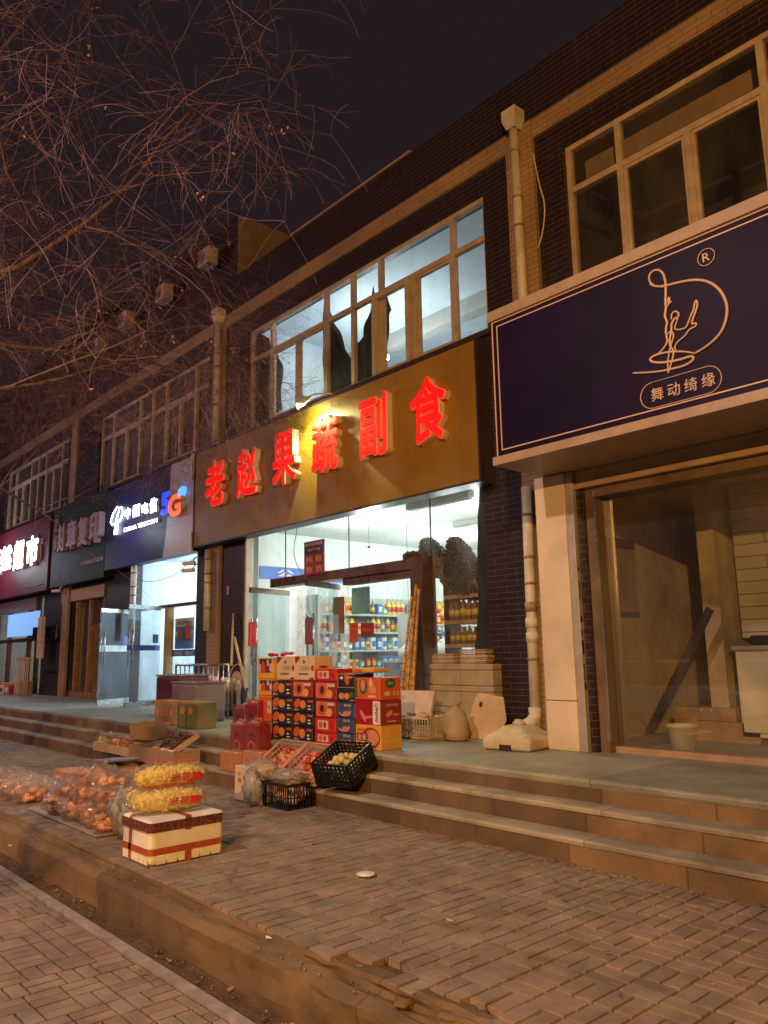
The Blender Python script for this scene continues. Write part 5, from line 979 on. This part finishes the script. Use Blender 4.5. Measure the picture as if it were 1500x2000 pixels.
# ---- left: barrier with bundles, ring, planks
o = empty('metal_barrier', (-11.75, 5.95, ZT), 0, 'galvanised steel barrier standing before the brick pier', 'barrier'); Wb = 1.62
m = MB(); m.tube([(0,0,.74),(Wb,0,.74)], .019, 8); m.build('top_rail', M['steel'], o); m = MB(); m.tube([(0,0,.12),(Wb,0,.12)], .016, 8); m.build('bottom_rail', M['steel'], o)
for i in range(12): m = MB(); x = i*Wb/11; m.tube([(x,0,.12 if 0 < i < 11 else 0),(x,0,.74)], .011 if 0 < i < 11 else .018, 6); m.build('upright', M['steel'], o)
rg = random.Random(31)
for i in range(9):
    wd = rg.uniform(.10, .17); h_ = rg.uniform(.48, .66); m = MB(); m.lathe([(wd*.42,0),(wd*.5,.04),(wd*.5,h_*.85),(wd*.3,h_)], 9)
    c_ = ['sack','cream','bin_grey','cardboard_pale','pinkish','cream','sack','cardboard','bin_grey'][i]
    tag(m.build('rolled_bundle', M[c_], loc=(-11.6+i*.165, 6.17+rg.uniform(-.02,.05), ZT)), 'rolled %s bundle standing behind the barrier, %s from the left' % ({'sack':'sackcloth','cream':'cream','bin_grey':'grey','cardboard_pale':'pale brown','pinkish':'pinkish','cardboard':'brown'}[c_], ('first','second','third','fourth','fifth','sixth','seventh','eighth','ninth')[i]), 'bundle', 'bundles behind the barrier')
o = empty('round_sieve', (SX(462, 6.35, 1345), 6.35, ZT+.48), 0, 'large round wooden hoop sieve leaning beside the grocery door', 'sieve'); m = MB(); m.tube([(.23*math.cos(t*.2618), .012*math.sin(t*.2618), .26*math.sin(t*.2618)) for t in range(25)], .012, 8, caps=False); m.build('hoop', M['wood_pale'], o)
m = MB(); m.prism(ellipse(-.03, -.02, .16, .18, 20), .01, .016, 0); m.build('disc', M['cardboard_pale'], o)
m = MB(); rg = random.Random(2)
for i in range(10): m.tube([(rg.uniform(-.2,.2), rg.uniform(-.05,.1), 0), (rg.uniform(-.2,.2), rg.uniform(-.05,.1), rg.uniform(.2,.42))], .018, 6)
tag(m.build('scrap_pile', M['dark_trim'], loc=(SX(462, 6.2, 1390), 6.25, ZT)), 'dark tangle of scrap under the round hoop', 'scrap')
for i, (xa_, ya_, xb2, yb2, Y0, Y1, mm, ds) in enumerate(((452,1300,456,1198,6.6,6.78,'wood_pale','upright pale lath against the brick pier'),(492,1360,458,1245,6.35,6.72,'wood_pale','slanting pale lath leaning by the grocery glass'))):
    a = S(xa_, ya_, Y0); c = S(xb2, yb2, Y1); m = MB(); m.tube([(a[0], Y0, ZT+.01 if i else a[1]), (c[0], Y1, c[1])], .022, 4, smooth=False); tag(m.build('lath', M[mm]), ds, 'lath', 'laths by the grocery')
m = MB(); m.bbox(0,.06,-.008,0,0,.15,.002); tag(m.build('notice_card', M['cardboard_pale'], loc=(SX(444,F,1150), F-.001, S(444,1162,F)[1])), 'small pale card fixed on the dark brick pier', 'card')
# bins and wrapped gift stacks at the step edge, left
def bin_(label, x0, x1, yt, Y, z0, cm, rnd=True, H=None):
    xa, xb = SX(x0, Y, yt+30), SX(x1, Y, yt+30); r = (xb-xa)/2; h_ = S((x0+x1)/2, yt, Y)[1]-z0; o = empty('storage_bin', ((xa+xb)/2, Y+r*.6, z0+.002), 0, label, 'bin', 'plastic storage bins'); m = MB(); m.bbox(-r, r, -r*.6, r*.6, 0, h_-.03, .03, seg=3); m.build('body', cm, o); m = MB(); m.bbox(-r-.01, r+.01, -r*.6-.01, r*.6+.01, h_-.03, h_, .012, seg=2); m.build('lid', M['bin_film'] , o)
bin_('maroon plastic bin with pale lid, behind the green gift box', 304, 352, 1318, 5.45, ZT, M['bin_maroon']); bin_('grey-purple translucent bin with pale rim in front of the barrier', 334, 384, 1332, 5.15, ZT, M['bin_grey'])
def crn(label, x0, x1, yt, Y, z0, dp, base, items, side=()):
    xa, xb = SX(x0, Y, yt+25), SX(x1, Y, yt+25); h_ = S((x0+x1)/2, yt, Y)[1]-z0; return carton('gift_box', label, xa, Y, z0+.002, xb-xa, dp, h_, base, items, side, 'gift box', 'gift boxes at the left step edge')
crn('brown gift box with a row of pink round prints', 301, 345, 1369, 4.80, ZT, .22, P_['cardboard'], [(P_['orange'],'r',0,1,.86,.97)]+[(P_['peach'],'e',.16+.2*k,.5,.08,.16) for k in range(4)]+[(P_['orange_red'],'r',.4,.9,.1,.2)])
crn('olive green gift box with two pale portrait ovals', 347, 389, 1371, 4.74, ZT, .24, mat('olive', (.22,.20,.085), .45), [(P_['peach'],'e',.22,.66,.10,.14),(P_['peach'],'e',.60,.66,.10,.14),(P_['green_dark'],'r',.0,.06,0,1),(P_['ink_gold'],'r',0,1,.93,.99),(P_['green_dark'],'r',.40,.43,0,.9)])
def tray(label, loc, rz, rx, W, D, H, cm, name='cardboard_tray', group=None):
    b = MB(); t = .006; b.box(0, W, 0, t, 0, H); b.box(0, W, D-t, D, 0, H); b.box(0, t, t, D-t, 0, H); b.box(W-t, W, t, D-t, 0, H); b.box(t, W-t, t, D-t, 0, t); o = b.build(name, cm, loc=loc); o.rotation_euler = (rx, 0, rz); return tag(o, label, 'tray', group)
YL = 4.02; zl = S(182, 1458, YL)[1]; xa, xb = SX(182, YL, 1458), SX(249, YL, 1470)
zl = ZP+.005
tray('shallow pale tray of bagged snacks at the left of the step', (xa, YL, ZT-.292+.02), math.radians(0), math.radians(2), xb-xa, .30, .10, M['cardboard_pale'])
def snack_bag(name, label, loc, r, cm, seed, group, cat='snack bag', fm='plastic_bag', neck=True, n=16, cr=.028, rz=0):
    rg = random.Random(seed); o = empty(name, loc, rz, label, cat, group); m = MB(); R3 = Vector(r)
    for i in range(n):
        u = rg.uniform(-.9, .5); t = rg.uniform(0, 6.283); q = math.sqrt(1-u*u)*rg.uniform(.2, .78); m.blob((q*math.cos(t)*R3.x, q*math.sin(t)*R3.y, R3.z*(1+u*.75)), (cr*rg.uniform(.9, 1.6), cr*rg.uniform(.6, 1.1), cr*rg.uniform(.5, .9)), 9, 7, 0, .8, 2.4, i+seed)
    m.build('contents', cm, o); m = MB(); m.blob((0,0,R3.z), R3, 30, 20, 0, .35, 3.2, seed+.5)
    for v in m.v:
        q = v*26+Vector((seed*3.3, seed, 0)); rdg = 1-2.2*abs(noise.noise(q)); v *= 1; v.x *= 1+.10*rdg; v.y *= 1+.10*rdg; v.z = max(0, v.z*(1+.07*rdg))
    if neck: m.lathe([(R3.x*.22, R3.z*1.8), (R3.x*.10, R3.z*2.05), (R3.x*.30, R3.z*2.55)], 9)
    m.build('film', M[fm], o); return o
for i, (x, cm) in enumerate(((196,'snack'),(214,'bread_dark'),(228,'bread'),(243,'bread_dark'))):
    X = SX(x, YL+.15, 1440); snack_bag('snack_bag', '%s knotted clear bag in the shallow tray on the step' % ('leftmost yellow','second','third','rightmost dark')[i], (X, YL+.16, ZT-.292+.03), (.075,.07,.085), M[cm], 40+i, 'knotted bags in the shallow tray', n=12, cr=.025)
X = SX(243, YL+.08, 1462); snack_bag('snack_bag', 'small yellow bag lying at the right end of the shallow tray', (X, YL+.07, ZT-.292+.03), (.10,.05,.04), M['snack'], 50, 'knotted bags in the shallow tray', neck=False, n=10, cr=.022)
xa, xb = SX(250, YL-.05, 1460), SX(286, YL-.05, 1465); W2 = SX(339, YL-.05, 1465)-xa
tray('deeper brown cardboard box of flat packets beside the shallow tray', (xa, YL-.04, ZT-.292+.01), 0, 0, W2, .30, .16, M['cardboard'])
heap('flat_packets', 'shiny pinkish packets in the deeper cardboard box', (xa+.01, YL-.03, ZT-.292+.06), 0, 0, W2-.02, .28, .10, 30, .045, [M['pinkish'], M['white_print'], M['peach']], 'packets', 12, .35)
tray('open cardboard box lying on the second step', (SX(268, 4.45, 1430), 4.36, ZT-.145), math.radians(12), math.radians(8), .48, .26, .17, M['cardboard'])
o = tray('tilted cardboard tray of dark dates beside the olive gift box', (SX(322, 4.3, 1450), 4.22, ZT-.20), math.radians(-6), math.radians(30), .50, .34, .06, M['cardboard_pale'])
heap('dates', 'dark glossy dates heaped in the tilted tray', Vector(o.location)+Vector((.02,.0,.02)), math.radians(30), math.radians(-6), .46, .30, .10, 150, .022, [M['dates']], 'dates', 14, .8)
# ================================================================ FOREGROUND
fb = empty('foam_box', (-5.31, 2.33, ZP+.003), 0, 'large white foam box bound with red-brown tape in the foreground', 'foam box'); W, D, H = .425, .53, .215
m = MB(); m.bbox(0, W, 0, D, 0, H, .035, seg=3)
for i in range(6): y = .045+i*.078; m.box(W+.0002, W+.0022, y, y+.066, .008, .055)
for i in range(6): x = .035+i*.062; m.box(x, x+.056, -.0022, -.0002, .008, .055)
m.build('tub', M['foam'], fb); m = MB(); m.bbox(-.004, W+.004, -.004, D+.004, H+.002, H+.058, .03, seg=3); m.build('lid', M['foam'], fb)
m = MB(); e = .006
m.box(.03, W-.03, -e-.002, -e, .065, .105); m.box(W+e, W+e+.002, .03, D-.03, .065, .105); m.box(W+e, W+e+.002, .24, .285, 0, .065); m.box(W+e, W+e+.002, .24, .28, .19, .275); m.box(.13, .165, -e-.002, -e, 0, .27); m.box(.13,.165,-e,D+e,H+.0585,H+.0605); m.box(-e,W+e,.24,.28,H+.0606,H+.0626)
m.build('tape', M['tape'], fb); m = MB(); m.box(.02, W-.02, -e-.0045, -e-.0025, H-.012, H+.045); m.box(W+e+.0025, W+e+.0045, .02, D-.02, H-.012, H+.045); m.build('printed_tape', M['tape_dark'], fb)
# corner wraps of the tape
m = MB()
for z0_, z1_ in ((.065,.105),): 
    pts = [(W-.03+.036*math.sin(t*math.pi/12), .03-.036*math.cos(t*math.pi/12)) for t in range(7)]
    for a, b in zip(pts[:-1], pts[1:]): m.add([(a[0],a[1],z0_),(b[0],b[1],z0_),(b[0],b[1],z1_),(a[0],a[1],z1_)], [(0,1,2,3)])
m.build('tape_corner', M['tape'], fb)
m = MB(); pts = [(W-.03+.040*math.sin(t*math.pi/12), .03-.040*math.cos(t*math.pi/12)) for t in range(7)]
for a, b in zip(pts[:-1], pts[1:]): m.add([(a[0],a[1],H-.012),(b[0],b[1],H-.012),(b[0],b[1],H+.045),(a[0],a[1],H+.045)], [(0,1,2,3)])
m.build('tape_corner', M['tape_dark'], fb)
zt0 = ZP+.003+H+.062
def pillow(label, loc, rz, L_, r, seed, ry=0):
    o = empty('puffed_snack_bag', loc, rz, label, 'snack bag', 'yellow snack bags on the foam box'); o.rotation_euler.y = ry
    rg = random.Random(seed); m = MB()
    for i in range(260):
        x = rg.uniform(-L_*.44, L_*.44); t = rg.uniform(0, 6.283); q = r*.82*(1-(abs(x)/(L_*.5))**4)*rg.uniform(.72, 1); m.blob((x, math.cos(t)*q, r+math.sin(t)*q*.95), rg.uniform(.010, .016), 7, 5, 0, .3, 8, i)
    m.blob((0,0,r), (L_*.44, r*.78, r*.74), 16, 10, 0, .1, 5, seed, pw=.7)
    m.build('puffs', M['snack'], o)
    m = MB(); m.blob((0,0,r), (L_*.5, r*1.0, r*.98), 44, 26, 0, .06, 7, seed, pw=.62)
    for v in m.v:
        k_ = 1+.05*(1-2.2*abs(noise.noise(Vector((v.x*38, v.y*10, v.z*10+seed))))); v.y *= k_; v.z = r+(v.z-r)*k_
    m.build('film', M['snack_film'], o)
    m = MB(); Mt_ = Matrix.Rotation(0, 4, 'X')
    m.text('米花糖', -L_*.05, r*.68, L_*.42, r*.62, -r*.985, .002, .03, 0); m.build('printing', M['red'], o)
    m = MB(); m.text('米花棒', -L_*.35, 0, L_*.7, r*.6, 0, .002, .03, 0); b = m.build('top_printing', M['red'], o); b.rotation_euler.x = math.radians(-90+8); b.location = (0, -r*.3, r*2.0)
    return o
film('snack_film', (1,.98,.93), .05, .12, 1.0, 38, diffuse=((.95,.85,.6), .12))
pz = math.radians(80)
pillow('lower left yellow bag of puffed snacks on the foam box', (-5.28, 2.56, zt0-.01), pz, .44, .085, 1)
pillow('lower right yellow bag of puffed snacks, nearest the camera', (-5.09, 2.55, zt0-.01), pz, .52, .088, 2)
pillow('uppermost yellow bag of puffed snacks lying on the other two', (-5.17, 2.60, zt0+.125), pz, .52, .092, 3)
# foggy bags of greens left of the box
snack_bag('produce_bag', 'tall foggy bag of greens just left of the foam box', (-5.52, 2.52, ZP+.003), (.13,.12,.17), M['greens'], 61, 'foggy bags of greens', 'produce bag', 'plastic_foggy', False, 26, .05)
snack_bag('produce_bag', 'bulging foggy bag of greens between the tall bag and the bread bags', (-5.80, 2.62, ZP+.003), (.17,.15,.17), M['greens'], 62, 'foggy bags of greens', 'produce bag', 'plastic_foggy', False, 26, .05)
# heap of baked goods in clear bags on a low board
m = MB(); m.box(-7.50, -5.95, 2.42, 3.1, ZP+.008, ZP+.018); tag(m.build('display_sheet', M['clad_grey']), 'thin grey board under the heap of bagged pastries', 'board')
rg = random.Random(77); wn = 0
for lay in range(3):
    for i in range(7-lay*2):
        for j in range(2 if lay < 2 else 1):
            x = -6.05-(i+lay*.7)*.19+rg.uniform(-.03,.03); y = 2.55+j*.24+lay*.06+rg.uniform(-.03,.03); z = ZP+.020+lay*.105
            wn += 1; ln = ('bottom', 'middle', 'top')[lay]; jn = ('front', 'back')[j]
            snack_bag('pastry_bag', '%s pastry bag, %s layer of the heap, %s row, number %s from the foam box' % (('peach','brown','pale')[wn % 3], ln, jn, ('one','two','three','four','five','six','seven')[i]), (x, y, z), (.135,.12,.085+rg.uniform(0,.02)), M['bread' if wn % 3 else 'bread_dark'], 100+wn, 'bagged pastries heaped on the low board', 'pastry bag', 'plastic_bag', wn % 2 == 0, 12, .036, rg.random()*6)
for i in range(12):
    x = -7.85-i*.14; y = 2.62+.10*(i % 2)
    snack_bag('long_bread_bag', 'long peach coloured bread bag at the far left edge, number %s from the heap' % ('one','two','three','four','five','six','seven','eight','nine','ten','eleven','twelve')[i], (x, y, ZP+.003), (.085,.22,.078), M['bread'], 200+i, 'long bread bags at the far left', 'bread bag', 'plastic_bag', False, 12, .035)
for i, (x, y, ds) in enumerate(((-8.0, 3.05, 'nearest the black crate'), (-8.45, 3.10, 'in the middle'), (-8.9, 3.12, 'farthest left'))): carton('carton', 'flat peach carton behind the bread bags, '+ds, x, y, ZP+.003, .38, .26, .10+.02*i, P_['peach'], [(P_['white_print'],'r',.2,.7,.3,.6)], group='flat cartons behind the bread bags')
xa = SX(180, 3.3, 1540); crate('crate', 'low black crate carrying a folding carton and a dark lid', (xa, 3.25, ZP+.003), 0, 0, .62, .34, .10, M['black_plastic'], (12, 8, 2), .01, .02)
m = MB(); m.prism([(0,0),(.60,0),(.50,.12),(.10,.12)], 0, .26, 0); m.box(.3, .5, -.003, -.0005, .03, .09, 1); tag(m.build('folded_carton', [M['cardboard'], M['white_print']], loc=(xa+.02, 3.28, ZP+.125)), 'brown folded carton with sloping flaps on the low black crate', 'carton')
m = MB(); m.bbox(0, .5, 0, .3, 0, .02, .006); o = tag(m.build('dark_lid', M['bin_grey'], loc=(xa+.07, 3.26, ZP+.262)), 'dark grey flat lid lying on the folded carton', 'lid'); o.rotation_euler.y = math.radians(-4)
x, y = G(715, 1712, ZP); m = MB(); m.lathe([(.055,0),(.06,.004),(.05,.008)], 20); tag(m.build('paper_plate', M['white_plastic'], loc=(x, y, ZP+.012)), 'small flattened white disc on the pavers', 'litter')
x, y = G(10, 1655, .10); m = MB(); m.tube([(-.9, -.02, .075), (.12, .0, .075)], .055, 16); m.lathe([(.057, .0), (.06, .02)], 16, M=Matrix.Translation((.11,0,.075)) @ Matrix.Rotation(math.radians(90), 4, 'Y')); tag(m.build('log', M['wood'], loc=(x-.12, y+.02, .09)), 'short round brown post lying in the gutter at the left edge', 'post')
for i, (px_, py_, z_) in enumerate(((525,1835,.315),(880,1802,ZP+.008),(20,1655,ZP+.0))):
    x, y = G(px_, py_, z_); m = MB(); m.blob((0,0,0), (.03,.014,.004), 8, 5, 0, .6, 4, i); tag(m.build('litter_scrap', M['white_plastic'] if i != 1 else M['p_yellow_dull'], loc=(x, y, z_+.012)), ('small white scrap on the kerb ledge','tiny yellowish scrap on the pavers','white scrap near the left edge of the paving')[i], 'litter', 'litter scraps')
# ================================================================ TREES
def tree(name, label, loc, H, spread, seed, levels, dens=1.0, trunk=.14, lean=(0,0), group='bare street trees', droop=.25, first=2.6, leaves=0, nl=6, limb=.30):
    rg = random.Random(seed); o = empty(name, loc, 0, label, 'tree', group); tr = MB(); tw = MB(); lf = MB()
    p = Vector((0,0,0)); pts = [p.copy()]; d = Vector((lean[0], lean[1], 1)).normalized(); n = 8
    for i in range(n): d = (d+Vector((rg.uniform(-.08,.08), rg.uniform(-.08,.08), 0))).normalized(); p = p+d*(H*.62)/n; pts.append(p.copy())
    tr.tube(pts, [trunk*(1.25 if i == 0 else 1-.75*i/n) for i in range(n+1)], 12)
    def grow(p, d, L_, r, lv):
        k = 7 if lv < 3 else 5; q = p.copy(); P = [q.copy()]; dd = d.copy(); cv = Vector((rg.gauss(0,.10), rg.gauss(0,.10), rg.gauss(0,.06)-droop*.05*lv))
        for i in range(k):
            dd = (dd+cv+Vector((rg.gauss(0,.12), rg.gauss(0,.12), rg.gauss(0,.10)))).normalized(); q = q+dd*L_/k; P.append(q.copy())
        if lv >= 2 and P[-1].z < 3.5: return
        (tr if lv < 1 else tw).tube(P, [max(.0014, r*(1-.75*i/k)) for i in range(k+1)], (8, 5, 4, 3, 3)[min(lv, 4)], smooth=lv < 3)
        if leaves and lv >= levels-1 and rg.random() < leaves:
            for _ in range(rg.randint(2, 6)):
                c = P[-1]+Vector((rg.gauss(0,.02), rg.gauss(0,.02), rg.gauss(-.03,.02))); a = Vector((rg.gauss(0,1), rg.gauss(0,1), rg.gauss(0,1))).normalized()*.014; b = Vector((rg.gauss(0,1), rg.gauss(0,1), -1)).normalized()*.03; lf.add([c-a, c+b*.5, c+a, c-b*.5], [(0,1,2,3)])
        if lv < levels:
            nb = max(2, int((6, 6, 6, 5, 4)[min(lv, 4)]*dens+rg.random()))
            for j in range(nb):
                f = rg.uniform(.2, 1) if j else 1; idx = min(k, max(1, round(f*k))); ax = P[idx]; base = (P[idx]-P[idx-1]).normalized()
                s = Vector((rg.gauss(0,1), rg.gauss(0,1), rg.gauss(0,.8))).normalized(); nd = (base*.8+s*.85).normalized()
                grow(ax, nd, L_*rg.uniform(.45, .80), max(.0016, r*(1-.75*idx/k)*rg.uniform(.45, .65)), lv+1)
    for j in range(nl):
        t = 2.4*j+rg.random()*.5; f = .52+.46*j/nl; k_ = min(n-1, int(f*n)); el = rg.uniform(.25, .8)
        grow(pts[k_+1], Vector((math.cos(t)*spread, math.sin(t)*spread, el)).normalized(), H*limb*rg.uniform(.85, 1.15), trunk*.26, 0)
    tr.build('trunk', M['bark'], o); tw.build('crown', M['twig'], o)
    if leaves: lf.build('dry_leaves', M['dry_leaf'], o)
    return o
tree('bare_tree', 'bare street tree whose fine twigs fill the upper left of the picture', (-8.5, .9, .06), 8.8, 1.1, 5, 4, 1.0, .13, (-.02, .05), droop=.5, leaves=.02, nl=10, limb=.27)
tree('bare_tree', 'second bare street tree farther left along the kerb', (-13.4, 1.0, .06), 9.0, 1.1, 9, 4, 1.0, .13, (0, .04), droop=.5, leaves=.04, nl=9, limb=.31)
tree('bare_tree', 'bare street tree behind the camera throwing a shadow on the kerb', (-1.55, -1.9, .06), 6.0, 1.1, 15, 2, .7, .13, (0, -.05), droop=.3, nl=5, limb=.18)
tree('bare_tree', 'bare street tree by the road right of the camera', (2.7, -2.4, .06), 6.5, 1.1, 17, 3, .7, .15, (0, -.05), droop=.3, nl=6, limb=.22)
tree('bare_tree', 'bare street tree by the road farthest to the right', (5.6, -2.6, .06), 6.5, 1.1, 19, 3, .7, .15, (0, -.05), droop=.3, nl=6, limb=.22)
# ================================================================ UPPER LEFT: AC units, tower
for i, (x, y) in enumerate(((421,488),(334,560),(259,612),(203,665))):
    X, Z = S(x, y, F-.2); o = empty('air_conditioner', (X-.38, F-.36, Z-.28), 0, 'outdoor air conditioner on the upper left wall, %s from the gable' % ('first','second','third','fourth')[i], 'air conditioner', 'outdoor air conditioners on the upper wall')
    o.scale = (.5,.7,.6); m = MB(); m.bbox(0,.78,0,.30,0,.55,.015); m.build('housing', M['letter_dull'], o); m = MB()
    for r in (.06,.12,.18,.23): m.tube([(.28+r*math.cos(t*.3927), -.008, .28+r*math.sin(t*.3927)) for t in range(17)], .006, 5)
    m.build('fan_grille', M['dark_trim'], o)
    for xx in (.08, .68): m = MB(); m.tube([(xx,.34,-.25),(xx,.0,-.01),(xx,.34,-.01)], .016, 6); m.build('bracket', M['steel'], o)
tw = empty('apartment_tower', (-80, 26, 0), 0, 'dim apartment block far behind the trees at the left, a few windows lit', 'building')
m = MB(); m.box(-16, 16, 0, 7, 0, 33); m.build('wall', M['apartment'], tw)
for fl in range(11):
    m = MB(); z = 1.5+fl*3; m.box(-16.3, 16.3, -.9, -.01, z-.25, z+.75); m.box(16.01, 16.6, 1, 6, z-.25, z+.75); m.build('balcony_band', M['apartment_band'], tw)
rg = random.Random(3)
for fl in range(10):
    for k in range(7):
        m = MB(); x = -15+k*4.5; z = 2.3+fl*3; lit = (fl, k) in ((5,5),(7,3),(4,6),(8,6),(6,5)); m.box(x, x+2.6, -.03, -.005, z, z+1.9)
        m.build('window', M['lit_window' if lit else 'apartment_glass'], tw)
# ================================================================ STREET LAMPS, CAR (behind the camera, seen in the glass)
def street_lamp(label, pos, side, lm):
    x, y, z = pos; o = empty('street_lamp', (x, y-side*1.3, -.05), 0, label, 'street lamp', 'street lamps'); m = MB(); m.tube([(0,0,0),(0,0,z+.3)], [.09,.05], 12); m.build('pole', M['clad_grey'], o)
    m = MB(); m.tube([(0,0,z+.2),(0,side*.7,z+.42),(0,side*1.25,z+.36)], .03, 8); m.build('arm', M['clad_grey'], o); m = MB(); m.bbox(-.11,.11,side*1.3-.25,side*1.3+.25,z+.28,z+.40,.04); m.build('head', M['clad_grey'], o)
    m = MB(); m.box(-.07,.07,side*1.3-.16,side*1.3+.16,z+.262,z+.278); m.build('lens', M[lm], o)
street_lamp('street lamp with orange sodium light across the road', SOD_POS, 1, 'lamp_sodium'); street_lamp('street lamp with pale pink light near the camera', PNK_POS, 1, 'lamp_pink'); street_lamp('street lamp with pale pink light far to the left', PNK2_POS, 1, 'lamp_pink')
car = empty('parked_car', (-9.6, -5.0, -.05), 0, 'pale parked car on the road behind the camera, mirrored in the dusty glass', 'car')
m = MB(); m.prism([(-2.2,.3),(2.2,.3),(2.25,.62),(2.1,.82),(1.3,.92),(-1.95,.95),(-2.25,.8)], -.85, .85); b = m.build('body', M['car_paint'], car); md = b.modifiers.new('b','BEVEL'); md.width = .06; md.segments = 3
m = MB(); m.add([(-1.7,-.8,.93),(1.1,-.8,.9),(1.1,.8,.9),(-1.7,.8,.93),(-1.2,-.62,1.42),(.35,-.62,1.42),(.35,.62,1.42),(-1.2,.62,1.42)], [(0,1,5,4),(1,2,6,5),(2,3,7,6),(3,0,4,7)]); m.build('window_band', M['apartment_glass'], car)
m = MB(); m.bbox(-1.22,.37,-.63,.63,1.415,1.46,.02); m.build('roof', M['car_paint'], car)
for x in (-1.35, 1.4):
    for s_ in (-1, 1):
        m = MB(); m.lathe([(.31,-.1),(.32,-.06),(.32,.06),(.31,.1)], 22, M=Matrix.Translation((x, s_*.80, .32)) @ Matrix.Rotation(math.radians(90), 4, 'X')); w_ = m.build('wheel', M['tyre'], car); m = MB(); m.lathe([(.18,-.108),(.19,.108)], 14, M=Matrix.Translation((x, s_*.80, .32)) @ Matrix.Rotation(math.radians(90), 4, 'X')); m.build('rim', M['steel'], w_)
for s_ in (-1, 1): m = MB(); m.bbox(2.12,2.22,s_*.6-.16,s_*.6+.16,.62,.76,.02); m.build('headlight', M['white_plastic'], car)
# cables on the facade
for i, (pts, ds) in enumerate((([(-15.6,F-.05,3.30),(-14.6,F-.06,3.12),(-13.6,F-.06,3.16),(-12.8,F-.05,3.45)], 'loose black cable sagging across the telecom shop glass'), ([(-9.75,F-.14,4.2),(-9.72,F+.05,3.66),(-9.9,F+.04,3.2),(-9.6,F+.03,2.84)], 'thin black cable hanging down the grocery glass'), ([(-4.95,F-.03,7.45),(-4.86,F-.05,6.9),(-4.80,F-.04,6.65),(-4.86,F-.04,6.3),(-4.98,F-.04,6.1)], 'loose grey cable end on the dark brick beside the right pipe'))):
    m = MB(); P = [Vector(p) for p in pts]
    for _ in range(2):
        P2 = [P[0]]
        for a, b in zip(P[:-1], P[1:]): P2 += [a.lerp(b,.25), a.lerp(b,.75)]
        P = P2+[P[-1]]
    m.tube(P, .006 if i < 2 else .009, 5); tag(m.build('cable', M['black_rubber' if i < 2 else 'pvc']), ds, 'cable', None)
